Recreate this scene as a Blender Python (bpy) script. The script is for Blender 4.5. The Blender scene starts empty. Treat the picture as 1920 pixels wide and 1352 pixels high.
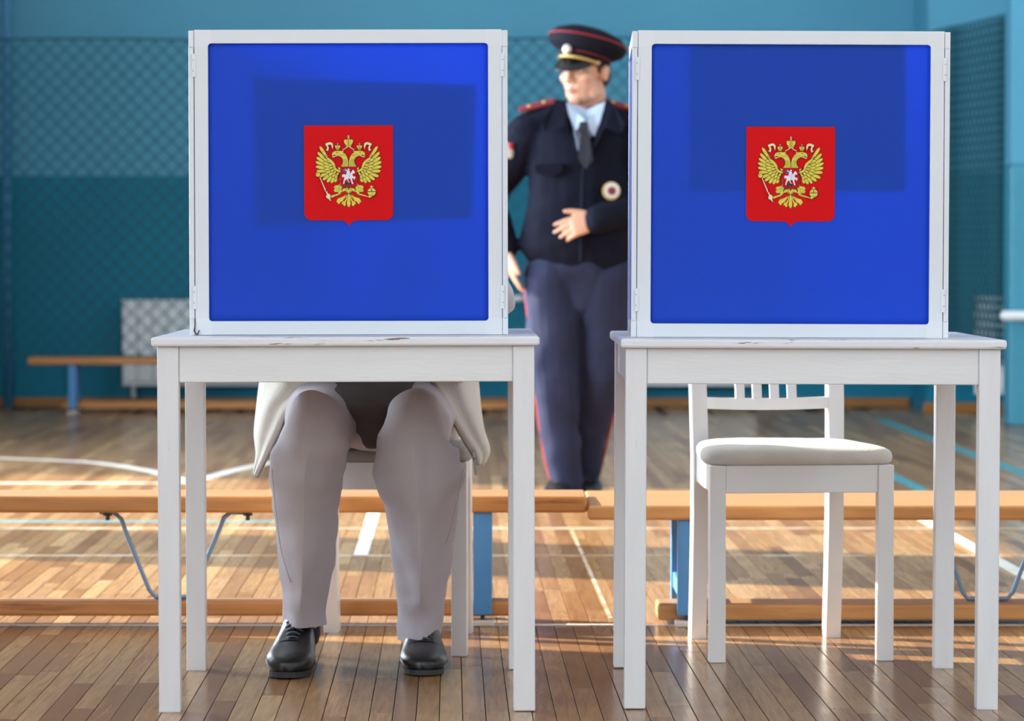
import bpy, bmesh, math, random
from mathutils import Vector, Matrix, noise as mnoise
random.seed(7)
PI = math.pi
S = bpy.context.scene
C = S.collection

# ------------------------------------------------------------------ camera
FPX = 6465.0                      # focal length in pixels of the 1920x1352 frame
CAMZ = 0.868
PITCH = math.atan((676 - 485) / FPX)
cd = bpy.data.cameras.new('camera'); cam = bpy.data.objects.new('camera', cd); C.objects.link(cam)
cd.sensor_width = 36.0; cd.lens = FPX / 1920 * 36.0
cam.location = (0, 0, CAMZ); cam.rotation_euler = (PI / 2 - PITCH, 0, 0)
cd.dof.use_dof = True; cd.dof.focus_distance = 6.75; cd.dof.aperture_fstop = 6.3
cd.clip_end = 200
S.camera = cam
S.view_settings.view_transform = 'Standard'; S.view_settings.look = 'None'
S.view_settings.gamma = 1.0; S.view_settings.use_curve_mapping = False
S.view_settings.exposure = 0.0
S.cycles.use_denoising = True
S.cycles.max_bounces = 8; S.cycles.diffuse_bounces = 5; S.cycles.sample_clamp_indirect = 6.0
S.cycles.caustics_reflective = False; S.cycles.caustics_refractive = False

# ------------------------------------------------------------------ daylight
W = bpy.data.worlds.new('sky'); S.world = W; W.use_nodes = True
W.node_tree.nodes['Background'].inputs[0].default_value = (0.72, 0.86, 1.0, 1)
W.node_tree.nodes['Background'].inputs[1].default_value = 1.0
def lamp(name, kind, loc, rot, energy, color, **kw):
    l = bpy.data.lights.new(name, kind); l.energy = energy; l.color = color
    for k, v in kw.items(): setattr(l, k, v)
    o = bpy.data.objects.new(name, l); C.objects.link(o); o.location = loc; o.rotation_euler = rot
    return o
# low sun shining in through the tall windows of the left wall, travelling right and a little towards the camera
sd = Vector((math.cos(math.radians(20)) * math.cos(math.radians(27)), -math.sin(math.radians(20)) * math.cos(math.radians(27)), -math.sin(math.radians(27))))
sun = lamp('sun', 'SUN', (-12, 12, 8), (0, 0, 0), 14.0, (1.0, 0.89, 0.72), angle=math.radians(0.6))
sun.rotation_euler = sd.to_track_quat('-Z', 'Y').to_euler()
XL, XR, YF, YB, HC = -3.3, 4.6, 20.2, -5.0, 5.0      # left wall, right wall, far wall, wall behind the camera, ceiling
# window openings (y0, y1, z0, z1) in the left wall
LWIN = [(-3.0, 2.4, 0.9, 4.2), (8.86, 10.72, 0.7, 3.1), (11.72, 14.5, 0.7, 2.75)]
RWIN_ADDED = [(0.0, 4.0, 1.2, 4.2), (8.5, 12.5, 1.2, 4.2), (13.2, 17.0, 1.2, 4.2)]  # unseen right-wall openings, added to bring light to the far end
BWIN = [(-2.8, 0.3, 0.9, 4.3), (0.9, 4.0, 0.9, 4.3)]
SKYC = (0.74, 0.87, 1.0)
for (a, b, c, d) in LWIN:
    lamp('window_daylight', 'AREA', (XL - 0.12, (a + b) / 2, (c + d) / 2), (0, -PI / 2, 0), (20 if a < 5 else 68) * (b - a) * (d - c), SKYC, shape='RECTANGLE', size=d - c, size_y=b - a)
for (a, b, c, d) in RWIN_ADDED:
    lamp('window_daylight', 'AREA', (XR + 0.12, (a + b) / 2, (c + d) / 2), (0, PI / 2, 0), (6 if a < 5 else 2.5) * (b - a) * (d - c), SKYC, shape='RECTANGLE', size=d - c, size_y=b - a)  # added fill lamps at the invented right-wall windows
for (a, b, c, d) in BWIN:
    lamp('window_daylight', 'AREA', ((a + b) / 2, YB - 0.12, (c + d) / 2), (PI / 2, 0, 0), 4.6 * (b - a) * (d - c), SKYC, shape='RECTANGLE', size=b - a, size_y=d - c)

# ------------------------------------------------------------------ helpers
def P(px, py, Y):
    """world point at depth Y seen at pixel (px, py)"""
    dx, dz = (px - 960) / FPX, (676 - py) / FPX
    c, s = math.cos(PITCH), math.sin(PITCH)
    dy, dz2 = c + dz * s, -s + dz * c
    t = Y / dy
    return Vector((dx * t, Y, CAMZ + dz2 * t))
def G(px, py, z=0.0):
    """point on the floor seen at pixel"""
    dx, dz = (px - 960) / FPX, (676 - py) / FPX
    c, s = math.cos(PITCH), math.sin(PITCH)
    dy, dz2 = c + dz * s, -s + dz * c
    t = (z - CAMZ) / dz2
    return Vector((dx * t, dy * t, z))

def srgb(r, g, b):
    f = lambda u: (u / 255 / 12.92) if u / 255 <= 0.04045 else ((u / 255 + 0.055) / 1.055) ** 2.4
    return (f(r), f(g), f(b), 1)
MATS = {}
def mat(name, col, rough=0.5, metal=0.0, spec=0.5, var=0.0, vscale=8.0, bump=0.0, bscale=60.0, stretch=None, coords='Object', col2=None, cscale=None, cth=(0.45, 0.6)):
    if name in MATS: return MATS[name]
    m = bpy.data.materials.new(name); m.use_nodes = True; MATS[name] = m
    nt = m.node_tree; N = nt.nodes; L = nt.links; B = N['Principled BSDF']
    B.inputs['Base Color'].default_value = col; B.inputs['Roughness'].default_value = rough
    B.inputs['Metallic'].default_value = metal; B.inputs['Specular IOR Level'].default_value = spec
    tc = N.new('ShaderNodeTexCoord'); mp = N.new('ShaderNodeMapping'); L.new(tc.outputs[coords], mp.inputs[0])
    if stretch: mp.inputs['Scale'].default_value = stretch
    out = None
    if var > 0:
        nz = N.new('ShaderNodeTexNoise'); nz.inputs['Scale'].default_value = vscale; nz.inputs['Detail'].default_value = 5
        L.new(mp.outputs[0], nz.inputs['Vector'])
        mr = N.new('ShaderNodeMapRange'); mr.inputs['To Min'].default_value = 1 - var; mr.inputs['To Max'].default_value = 1 + var
        mr.inputs['From Min'].default_value = 0.3; mr.inputs['From Max'].default_value = 0.7
        L.new(nz.outputs[0], mr.inputs[0])
        mx = N.new('ShaderNodeMix'); mx.data_type = 'RGBA'; mx.blend_type = 'MULTIPLY'; mx.inputs[0].default_value = 1
        mx.inputs[6].default_value = col; L.new(mr.outputs[0], mx.inputs[7]); out = mx.outputs[2]
        L.new(out, B.inputs['Base Color'])
    if col2:
        n2 = N.new('ShaderNodeTexNoise'); n2.inputs['Scale'].default_value = cscale; n2.inputs['Detail'].default_value = 6; n2.inputs['Roughness'].default_value = 0.65
        L.new(mp.outputs[0], n2.inputs['Vector'])
        m2 = N.new('ShaderNodeMapRange'); m2.inputs['From Min'].default_value = cth[0]; m2.inputs['From Max'].default_value = cth[1]
        L.new(n2.outputs[0], m2.inputs[0])
        mx2 = N.new('ShaderNodeMix'); mx2.data_type = 'RGBA'; L.new(m2.outputs[0], mx2.inputs[0])
        if out: L.new(out, mx2.inputs[6])
        else: mx2.inputs[6].default_value = col
        mx2.inputs[7].default_value = col2; L.new(mx2.outputs[2], B.inputs['Base Color'])
    if bump > 0:
        nb = N.new('ShaderNodeTexNoise'); nb.inputs['Scale'].default_value = bscale; nb.inputs['Detail'].default_value = 4
        L.new(mp.outputs[0], nb.inputs['Vector'])
        bp = N.new('ShaderNodeBump'); bp.inputs['Strength'].default_value = bump; bp.inputs['Distance'].default_value = 0.004
        L.new(nb.outputs[0], bp.inputs['Height']); L.new(bp.outputs[0], B.inputs['Normal'])
    return m

def obj(name, bm, m=None, parent=None, smooth=False, loc=None, mats=None):
    if isinstance(bm, bpy.types.Mesh): me = bm
    else:
        me = bpy.data.meshes.new(name); bm.to_mesh(me); bm.free()
    for q in (mats or ([m] if m else [])): me.materials.append(q)
    if smooth:
        for p in me.polygons: p.use_smooth = True
    o = bpy.data.objects.new(name, me); C.objects.link(o)
    if parent: o.parent = parent
    if loc is not None: o.location = loc
    return o
def thing(name, label, cat, loc=(0, 0, 0), rot=(0, 0, 0), group=None):
    o = bpy.data.objects.new(name, None); C.objects.link(o); o.location = loc; o.rotation_euler = rot
    o.empty_display_size = 0.1
    return tag(o, label, cat, group)
def tag(o, label, cat, group=None):
    o['label'] = label; o['category'] = cat
    if group: o['group'] = group
    return o
def struct(name, bm, m, label=None, parent=None, **k):
    o = obj(name, bm, m, parent, **k); o['kind'] = 'structure'
    if label: o['label'] = label
    return o
def box(x0, x1, y0, y1, z0, z1, bev=0.0, bm=None, seg=2):
    b = bmesh.new()
    vs = [b.verts.new((x, y, z)) for z in (z0, z1) for y in (y0, y1) for x in (x0, x1)]
    for f in ((0, 2, 3, 1), (4, 5, 7, 6), (0, 1, 5, 4), (2, 6, 7, 3), (0, 4, 6, 2), (1, 3, 7, 5)):
        b.faces.new([vs[i] for i in f])
    if bev > 0:
        bmesh.ops.bevel(b, geom=list(b.edges), offset=bev, segments=seg, affect='EDGES', profile=0.5)
    if bm is None: return b
    join(bm, b); return bm
def join(dst, src):
    src.verts.index_update()
    m = [dst.verts.new(v.co) for v in src.verts]
    for f in src.faces:
        try:
            nf = dst.faces.new([m[v.index] for v in f.verts]); nf.material_index = f.material_index; nf.smooth = f.smooth
        except ValueError: pass
    src.free()
def V(*a): return Vector(a)
def tube(bm, pts, rad, side=None, seg=12, cap=True, flat=None):
    """closed tube through pts; rad: per point a number or (a, b) with a along `side`"""
    pts = [Vector(p) for p in pts]; n = len(pts)
    if not isinstance(rad, (list,)): rad = [rad] * n
    rad = [(r, r) if not isinstance(r, tuple) else r for r in rad]
    T = []
    for i in range(n):
        t = (pts[min(i + 1, n - 1)] - pts[max(i - 1, 0)])
        T.append(t.normalized() if t.length > 1e-9 else Vector((0, 0, 1)))
    sv = Vector(side) if side is not None else (Vector((1, 0, 0)) if abs(T[0].x) < 0.9 else Vector((0, 1, 0)))
    rings = []
    def ring(c, t, a, b):
        s = (sv - t * sv.dot(t)); s = s.normalized() if s.length > 1e-6 else t.orthogonal().normalized()
        u = t.cross(s).normalized()
        return [bm.verts.new(c + s * (a * math.cos(k * 2 * PI / seg)) + u * (b * math.sin(k * 2 * PI / seg))) for k in range(seg)]
    if cap:
        m_ = min(rad[0])
        for off, f in ((0.85, 0.5), (0.5, 0.86)): rings.append(ring(pts[0] - T[0] * m_ * off, T[0], rad[0][0] * f, rad[0][1] * f))
    for i in range(n): rings.append(ring(pts[i], T[i], *rad[i]))
    if cap:
        m_ = min(rad[-1])
        for off, f in ((0.5, 0.86), (0.85, 0.5)): rings.append(ring(pts[-1] + T[-1] * m_ * off, T[-1], rad[-1][0] * f, rad[-1][1] * f))
    for a, b in zip(rings[:-1], rings[1:]):
        for k in range(seg): bm.faces.new((a[k], a[(k + 1) % seg], b[(k + 1) % seg], b[k]))
    bm.faces.new(rings[0][::-1]); bm.faces.new(rings[-1])
    return bm
def ell(bm, c, r, rot=None, u=14, v=10):
    M = Matrix.Translation(Vector(c)) @ (rot.to_4x4() if rot else Matrix.Identity(4)) @ Matrix.Diagonal((r[0], r[1], r[2], 1))
    bmesh.ops.create_uvsphere(bm, u_segments=u, v_segments=v, radius=1.0, matrix=M); return bm
def bez(pts, n=8):
    """smooth curve through points (Catmull-Rom)"""
    pts = [Vector(p) for p in pts]; out = []
    for i in range(len(pts) - 1):
        p0, p1, p2, p3 = pts[max(i - 1, 0)], pts[i], pts[i + 1], pts[min(i + 2, len(pts) - 1)]
        for k in range(n):
            t = k / n
            out.append(0.5 * ((2 * p1) + (p2 - p0) * t + (2 * p0 - 5 * p1 + 4 * p2 - p3) * t * t + (3 * p1 - p0 - 3 * p2 + p3) * t ** 3))
    out.append(pts[-1]); return out
def remesh(bm, vox, smooth=6, folds=None):
    me = bpy.data.meshes.new('tmp'); bmesh.ops.recalc_face_normals(bm, faces=bm.faces); bm.to_mesh(me); bm.free()
    o = bpy.data.objects.new('tmp', me); C.objects.link(o)
    r = o.modifiers.new('r', 'REMESH'); r.mode = 'VOXEL'; r.voxel_size = vox; r.use_smooth_shade = True
    if smooth:
        s = o.modifiers.new('s', 'SMOOTH'); s.factor = 0.5; s.iterations = smooth
    dg = bpy.context.evaluated_depsgraph_get()
    nm = bpy.data.meshes.new_from_object(o.evaluated_get(dg))
    bpy.data.objects.remove(o); bpy.data.meshes.remove(me)
    if folds:
        ns = [v.normal.copy() for v in nm.vertices]
        for v, nn in zip(nm.vertices, ns): v.co += nn * folds(v.co)
    for p in nm.polygons: p.use_smooth = True
    return nm
def solid_sheet(rows, th):
    """rows: grid of points -> closed thin sheet"""
    bm = bmesh.new(); nr, nc = len(rows), len(rows[0])
    g = [[Vector(p) for p in r] for r in rows]
    def nrm(i, j):
        a = g[min(i + 1, nr - 1)][j] - g[max(i - 1, 0)][j]; b = g[i][min(j + 1, nc - 1)] - g[i][max(j - 1, 0)]
        n = a.cross(b); return n.normalized() if n.length > 1e-12 else Vector((0, -1, 0))
    A = [[bm.verts.new(g[i][j] + nrm(i, j) * th / 2) for j in range(nc)] for i in range(nr)]
    B = [[bm.verts.new(g[i][j] - nrm(i, j) * th / 2) for j in range(nc)] for i in range(nr)]
    for i in range(nr - 1):
        for j in range(nc - 1):
            bm.faces.new((A[i][j], A[i][j + 1], A[i + 1][j + 1], A[i + 1][j])); bm.faces.new((B[i][j], B[i + 1][j], B[i + 1][j + 1], B[i][j + 1]))
    for i in range(nr - 1):
        for j in (0, nc - 1): bm.faces.new((A[i][j], A[i + 1][j], B[i + 1][j], B[i][j]))
    for j in range(nc - 1):
        for i in (0, nr - 1): bm.faces.new((A[i][j], B[i][j], B[i][j + 1], A[i][j + 1]))
    bmesh.ops.recalc_face_normals(bm, faces=bm.faces)
    return bm

# ------------------------------------------------------------------ materials
def plank_material():
    m = bpy.data.materials.new('floor_wood'); m.use_nodes = True; nt = m.node_tree; N = nt.nodes; L = nt.links; B = N['Principled BSDF']
    oi = N.new('ShaderNodeObjectInfo'); at = N.new('ShaderNodeAttribute'); at.attribute_name = 'tone'
    ad = N.new('ShaderNodeMath'); ad.operation = 'ADD'; L.new(oi.outputs['Random'], ad.inputs[0]); L.new(at.outputs['Fac'], ad.inputs[1])
    fr = N.new('ShaderNodeMath'); fr.operation = 'FRACT'; L.new(ad.outputs[0], fr.inputs[0])
    cr = N.new('ShaderNodeValToRGB'); e = cr.color_ramp.elements
    e[0].position = 0; e[0].color = srgb(136, 94, 58); e[1].position = 1; e[1].color = srgb(192, 154, 108)
    for p, c in ((0.25, (156, 114, 74)), (0.5, (172, 132, 88)), (0.75, (166, 128, 88))):
        q = e.new(p); q.color = srgb(*c)
    L.new(fr.outputs[0], cr.inputs[0])
    ge = N.new('ShaderNodeNewGeometry'); mp = N.new('ShaderNodeMapping'); mp.inputs['Scale'].default_value = (60, 3.0, 20)
    off = N.new('ShaderNodeCombineXYZ'); mu = N.new('ShaderNodeMath'); mu.operation = 'MULTIPLY'; mu.inputs[1].default_value = 91.0
    L.new(fr.outputs[0], mu.inputs[0]); L.new(mu.outputs[0], off.inputs[0]); L.new(mu.outputs[0], off.inputs[1])
    L.new(ge.outputs['Position'], mp.inputs['Vector']); L.new(off.outputs[0], mp.inputs['Location'])
    gz = N.new('ShaderNodeTexNoise'); gz.inputs['Scale'].default_value = 1.6; gz.inputs['Detail'].default_value = 6; gz.inputs['Distortion'].default_value = 0.6
    L.new(mp.outputs[0], gz.inputs['Vector'])
    mr = N.new('ShaderNodeMapRange'); mr.inputs['From Min'].default_value = 0.3; mr.inputs['From Max'].default_value = 0.7; mr.inputs['To Min'].default_value = 0.76; mr.inputs['To Max'].default_value = 1.14
    L.new(gz.outputs[0], mr.inputs[0])
    mx = N.new('ShaderNodeMix'); mx.data_type = 'RGBA'; mx.blend_type = 'MULTIPLY'; mx.inputs[0].default_value = 1
    L.new(cr.outputs[0], mx.inputs[6]); L.new(mr.outputs[0], mx.inputs[7])
    # scuffs and worn grey stains
    sz = N.new('ShaderNodeTexNoise'); sz.inputs['Scale'].default_value = 3.2; sz.inputs['Detail'].default_value = 9; sz.inputs['Roughness'].default_value = 0.7
    L.new(ge.outputs['Position'], sz.inputs['Vector'])
    sr = N.new('ShaderNodeMapRange'); sr.inputs['From Min'].default_value = 0.5; sr.inputs['From Max'].default_value = 0.72; sr.inputs['To Max'].default_value = 0.5
    L.new(sz.outputs[0], sr.inputs[0])
    m2 = N.new('ShaderNodeMix'); m2.data_type = 'RGBA'; L.new(sr.outputs[0], m2.inputs[0]); L.new(mx.outputs[2], m2.inputs[6]); m2.inputs[7].default_value = srgb(128, 104, 80)
    L.new(m2.outputs[2], B.inputs['Base Color'])
    rr = N.new('ShaderNodeMapRange'); rr.inputs['To Min'].default_value = 0.13; rr.inputs['To Max'].default_value = 0.32
    L.new(sz.outputs[0], rr.inputs[0]); L.new(rr.outputs[0], B.inputs['Roughness'])
    B.inputs['Specular IOR Level'].default_value = 0.24
    bp = N.new('ShaderNodeBump'); bp.inputs['Strength'].default_value = 0.12; bp.inputs['Distance'].default_value = 0.002
    L.new(gz.outputs[0], bp.inputs['Height']); L.new(bp.outputs[0], B.inputs['Normal'])
    return m
M_FLOOR = plank_material()
M_GAP = mat('floor_gap', srgb(34, 24, 17), 0.8)
def wood(name, c, dark, top_tint=(142, 114, 84)):
    m = mat(name, srgb(*c), 0.45, var=0.22, vscale=3.0, bump=0.15, bscale=12, stretch=(1.2, 14, 14), col2=srgb(*dark), cscale=1.5, cth=(0.62, 0.75))
    # upward faces mixed to a duller tint, sunlit gloss painted into the colour
    N = m.node_tree.nodes; L = m.node_tree.links; B = N['Principled BSDF']; src = B.inputs['Base Color'].links[0].from_socket
    tc = N.new('ShaderNodeTexCoord'); sp = N.new('ShaderNodeSeparateXYZ'); L.new(tc.outputs['Normal'], sp.inputs[0])
    mr = N.new('ShaderNodeMapRange'); mr.inputs['From Min'].default_value = 0.6; mr.inputs['From Max'].default_value = 0.95; mr.inputs['To Max'].default_value = 0.6; L.new(sp.outputs[2], mr.inputs[0])
    mx = N.new('ShaderNodeMix'); mx.data_type = 'RGBA'; L.new(mr.outputs[0], mx.inputs[0]); L.new(src, mx.inputs[6]); mx.inputs[7].default_value = srgb(*top_tint); L.new(mx.outputs[2], B.inputs['Base Color'])
    return m
M_BENCH = wood('bench_pine', (190, 126, 66), (120, 62, 26))
M_BENCH2 = wood('bench_pine_light', (200, 142, 82), (128, 70, 30))
M_BASEB = wood('baseboard_wood', (164, 108, 48), (110, 70, 30))
M_WUP = mat('wall_light_blue', srgb(90, 162, 192), 0.6, spec=0.2, var=0.05, vscale=1.2, bump=0.1, bscale=30)
M_WHITEWALL = mat('wall_white', srgb(222, 224, 222), 0.7, var=0.03, vscale=1.0)
M_WLOW = mat('wall_teal', srgb(20, 122, 150), 0.5, spec=0.2, var=0.06, vscale=1.5, bump=0.1, bscale=30)
M_TABLE = mat('white_painted_wood', srgb(226, 226, 228), 0.42, var=0.025, vscale=5, bump=0.12, bscale=22, stretch=(9, 9, 1.2), col2=srgb(150, 128, 104), cscale=9, cth=(0.69, 0.74))
M_TABLEH = mat('white_painted_wood_rail', srgb(226, 226, 226), 0.42, var=0.025, vscale=5, bump=0.12, bscale=22, stretch=(1.2, 9, 9))
M_TABLETOP = mat('white_painted_tabletop', srgb(226, 228, 231), 0.4, var=0.03, vscale=6, bump=0.1, bscale=30, stretch=(1.5, 10, 22), col2=srgb(128, 104, 80), cscale=5.5, cth=(0.61, 0.65))
M_CHAIR = mat('white_lacquer', srgb(232, 232, 232), 0.35, var=0.015, vscale=6, col2=srgb(170, 158, 140), cscale=16, cth=(0.73, 0.8))
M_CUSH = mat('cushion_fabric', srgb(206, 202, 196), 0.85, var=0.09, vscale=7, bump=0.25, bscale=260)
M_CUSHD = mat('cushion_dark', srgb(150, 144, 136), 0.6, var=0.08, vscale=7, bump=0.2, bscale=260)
M_ALU = mat('white_aluminium_profile', srgb(222, 226, 230), 0.35, var=0.01)
M_CORNER = mat('white_plastic_corner', srgb(226, 229, 233), 0.4)
M_DARK = mat('dark_metal', srgb(40, 42, 46), 0.45)
M_STEEL = mat('steel', srgb(150, 152, 156), 0.35, 0.8)
M_BLUEP = mat('blue_paint_metal', srgb(74, 140, 200), 0.42, var=0.06, vscale=12, col2=srgb(30, 50, 72), cscale=26, cth=(0.66, 0.7))
M_ROD = mat('blue_grey_rod', srgb(120, 150, 178), 0.4, 0.3)
M_RUB = mat('white_rubber', srgb(214, 210, 202), 0.7)
M_PAPER = mat('paper', srgb(232, 232, 228), 0.8)
M_RAD = mat('radiator_enamel', srgb(236, 241, 244), 0.4, var=0.03)
M_NET = mat('net_cord', srgb(34, 96, 112), 0.8)
M_PIPE = mat('blue_pipe_paint', srgb(70, 140, 186), 0.45, var=0.05)
M_LINEW = mat('white_floor_paint', srgb(222, 220, 210), 0.45, var=0.06, vscale=10, col2=srgb(176, 140, 98), cscale=14, cth=(0.56, 0.66), coords='Object')
M_LINEO = mat('worn_white_floor_paint', srgb(206, 196, 176), 0.45, var=0.06, vscale=10, col2=srgb(178, 138, 96), cscale=10, cth=(0.42, 0.56))
M_LINET = mat('teal_floor_paint', srgb(76, 160, 172), 0.4, var=0.08, vscale=10)
def panel_material():
    m = bpy.data.materials.new('blue_panel_film'); m.use_nodes = True; nt = m.node_tree; N = nt.nodes; L = nt.links; B = N['Principled BSDF']
    B.inputs['Base Color'].default_value = srgb(60, 118, 220); B.inputs['Roughness'].default_value = 0.5; B.inputs['Specular IOR Level'].default_value = 0.3
    tc = N.new('ShaderNodeTexCoord'); nz = N.new('ShaderNodeTexNoise'); nz.inputs['Scale'].default_value = 420; L.new(tc.outputs['Object'], nz.inputs['Vector'])
    bp = N.new('ShaderNodeBump'); bp.inputs['Strength'].default_value = 0.08; bp.inputs['Distance'].default_value = 0.001; L.new(nz.outputs[0], bp.inputs['Height']); L.new(bp.outputs[0], B.inputs['Normal'])
    t = N.new('ShaderNodeBsdfTranslucent'); t.inputs[0].default_value = srgb(56, 116, 236)
    mx = N.new('ShaderNodeMixShader'); mx.inputs[0].default_value = 0.68
    L.new(B.outputs[0], mx.inputs[1]); L.new(t.outputs[0], mx.inputs[2]); L.new(mx.outputs[0], N['Material Output'].inputs[0])
    return m
M_PANEL = panel_material()
M_RED = mat('emblem_red', srgb(214, 12, 20), 0.6, spec=0.12)
M_REDD = mat('emblem_red_dark', srgb(196, 12, 24), 0.6, spec=0.12)
M_GOLD = mat('emblem_gold', srgb(222, 204, 62), 0.5, var=0.12, vscale=140)
M_CREAM = mat('emblem_cream', srgb(236, 222, 170), 0.5)
M_OUT = mat('emblem_outline', srgb(66, 56, 26), 0.6)
M_SILV = mat('emblem_silver', srgb(226, 230, 238), 0.5)
M_EBLUE = mat('emblem_blue', srgb(36, 84, 160), 0.5)
M_EBLK = mat('emblem_black', srgb(32, 30, 32), 0.5)
M_SKIN = mat('skin', srgb(214, 160, 132), 0.5, var=0.07, vscale=14)
M_LIPS = mat('lips', srgb(190, 112, 104), 0.45)
M_HAIR = mat('dark_brown_hair', srgb(58, 44, 36), 0.7, var=0.2, vscale=60)
M_GREYHAIR = mat('grey_hair', srgb(150, 148, 146), 0.7, var=0.2, vscale=60)
M_EYEW = mat('eye_white', srgb(196, 188, 180), 0.3)
M_IRIS = mat('iris', srgb(60, 70, 74), 0.3)
M_UNI = mat('navy_uniform_cloth', srgb(22, 24, 38), 0.85, spec=0.1, var=0.12, vscale=9, bump=0.2, bscale=160)
M_UNIT = mat('navy_trouser_cloth', srgb(44, 48, 72), 0.8, spec=0.15, var=0.12, vscale=9, bump=0.2, bscale=160)
M_CAPM = mat('navy_cap_cloth', srgb(18, 20, 32), 0.8, spec=0.15, bump=0.15, bscale=200)
M_PIPING = mat('red_piping', srgb(170, 32, 44), 0.6)
M_EPAU = mat('dark_red_epaulette', srgb(120, 30, 44), 0.7)
M_BRASS = mat('gold_braid', srgb(196, 160, 90), 0.4, 0.4)
M_SILVB = mat('silver_badge', srgb(204, 202, 192), 0.35, 0.3)
M_VISOR = mat('black_patent', srgb(12, 12, 16), 0.15)
M_SHIRT = mat('pale_blue_shirt', srgb(190, 208, 232), 0.7)
M_TIE = mat('navy_tie', srgb(28, 32, 46), 0.6)
M_SHOE = mat('black_leather', srgb(24, 25, 28), 0.32, var=0.15, vscale=12, bump=0.12, bscale=90)
M_LACE = mat('black_laces', srgb(74, 76, 82), 0.4)
M_SOLE = mat('dark_rubber_sole', srgb(52, 52, 54), 0.7)
M_TROU = mat('grey_trouser_cloth', srgb(186, 178, 184), 0.85, spec=0.2, var=0.03, vscale=10, bump=0.15, bscale=320)
M_SEAM = mat('seam_thread', srgb(154, 146, 150), 0.8)
M_JACK = mat('beige_jacket_cloth', srgb(214, 206, 194), 0.8, var=0.04, vscale=8, bump=0.2, bscale=200)
M_ZIP = mat('zip_tape', srgb(150, 138, 122), 0.6)
M_SWEAT = mat('dark_grey_pullover', srgb(84, 78, 78), 0.85, var=0.08, vscale=12, bump=0.3, bscale=220)

# ------------------------------------------------------------------ room
ANG = 0.0178
floor = struct('floor', box(XL - 0.2, XR + 0.2, YB - 0.2, YF + 0.3, -0.15, -0.012), M_GAP, 'wooden strip floor of the sports hall')
PW = 0.0443
LENS = (0.55, 0.75, 0.95, 1.15, 1.35)
def plank_bm(ln, bm=None, M=None, w=PW):
    g, ch = 0.0008, 0.0007
    b = bm or bmesh.new(); h = w / 2 - g; l = ln / 2 - 0.0006
    prof = [(-h, -0.014), (-h, -ch), (-h + ch, 0), (h - ch, 0), (h, -ch), (h, -0.014)]
    R = []
    for y in (-l, l):
        R.append([b.verts.new((M @ Vector((x, y, z))) if M else Vector((x, y, z))) for x, z in prof])
    fs = []
    for k in range(5): fs.append(b.faces.new((R[0][k], R[0][k + 1], R[1][k + 1], R[1][k])))
    fs.append(b.faces.new(R[0][::-1])); fs.append(b.faces.new(R[1]))
    return b if bm is None else fs
planks = []
nstrip = int((XR - XL) / PW)
for i in range(nstrip + 14):
    u = XL + PW * (i + 0.5); v = 3.0 - random.random() * 1.2
    while v < YF - 0.01:
        ln = random.choice(LENS)
        c = v + ln / 2
        x, y = u - ANG * c, c
        if XL < x < XR and y + ln / 2 < YF + 0.2: planks.append((x, y, ln, random.random()))
        v += ln
inview = sorted([p for p in planks if 6.25 < p[1] + p[2] / 2 and p[1] > 5.9 and abs(p[0]) < 0.1485 * (p[1] + 0.35) + 0.02], key=lambda p: p[1])[:298]
sel = set(inview)
pm = {}
for ln in LENS:
    me = bpy.data.meshes.new('plank'); b = plank_bm(ln); b.to_mesh(me); b.free(); me.materials.append(M_FLOOR); pm[ln] = me
for (x, y, ln, t) in inview:
    o = bpy.data.objects.new('plank', pm[ln]); C.objects.link(o); o.parent = floor
    o.location = (x, y, -0.0004 * t); o.rotation_euler = (0, 0, ANG)
bm = bmesh.new(); lay = bm.faces.layers.float.new('tone')
for (x, y, ln, t) in planks:
    if (x, y, ln, t) in sel: continue
    for f in plank_bm(ln, bm, Matrix.Translation((x, y, -0.0004 * t)) @ Matrix.Rotation(ANG, 4, 'Z')): f[lay] = t
o = obj('plank_field', bm, M_FLOOR, floor); o['kind'] = 'stuff'
o = obj('floor_behind_camera', box(XL, XR, YB, 2.9, -0.014, -0.001), M_FLOOR, floor); o['kind'] = 'stuff'

# painted court lines, flat on the planks
def court_line(pts, w, m):
    pts = [Vector((p[0], p[1], 0)) for p in pts]; b = bmesh.new(); R = []
    for i, p in enumerate(pts):
        t = (pts[min(i + 1, len(pts) - 1)] - pts[max(i - 1, 0)]).normalized(); n = Vector((-t.y, t.x, 0))
        R.append([b.verts.new(p + n * s * w / 2 + Vector((0, 0, z))) for s, z in ((1, 0.0002), (1, 0.0009), (-1, 0.0009), (-1, 0.0002))])
    for a, c in zip(R[:-1], R[1:]):
        for k in range(4): b.faces.new((a[k], c[k], c[(k + 1) % 4], a[(k + 1) % 4]))
    b.faces.new(R[0]); b.faces.new(R[-1][::-1])
    bmesh.ops.recalc_face_normals(b, faces=b.faces)
    return obj('court_line', b, m, floor)
def along(x, y0, y1, yr): return [(x - ANG * (y - yr), y) for y in (y0, y1)]
g = G(960, 1172); court_line([(-3.2, g.y), (3.5, g.y)], 0.035, M_LINEW)
g = G(960, 991); court_line([(-3.2, g.y), (3.5, g.y)], 0.05, M_LINEO)
g = G(960, 1042); court_line([(-3.2, g.y), (3.5, g.y)], 0.03, M_LINEO)
g = G(676, 1042); court_line(along(g.x, g.y, 11.9, g.y), 0.042, M_LINEW)
g = G(1850, 1040); court_line(along(g.x, 8.3, 12.6, g.y), 0.045, M_LINEW)
g = G(1110, 1080); court_line(along(g.x, 8.3, 11.0, g.y), 0.009, M_LINEO)
g = G(1770, 832); court_line(along(g.x, 12.4, 18.6, g.y), 0.06, M_LINET)
g = G(1715, 912); court_line(along(g.x, 11.8, 14.0, g.y), 0.05, M_LINET)
g = G(120, 978); court_line([(-3.2, g.y), (-0.6, g.y)], 0.05, M_LINET)
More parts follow.
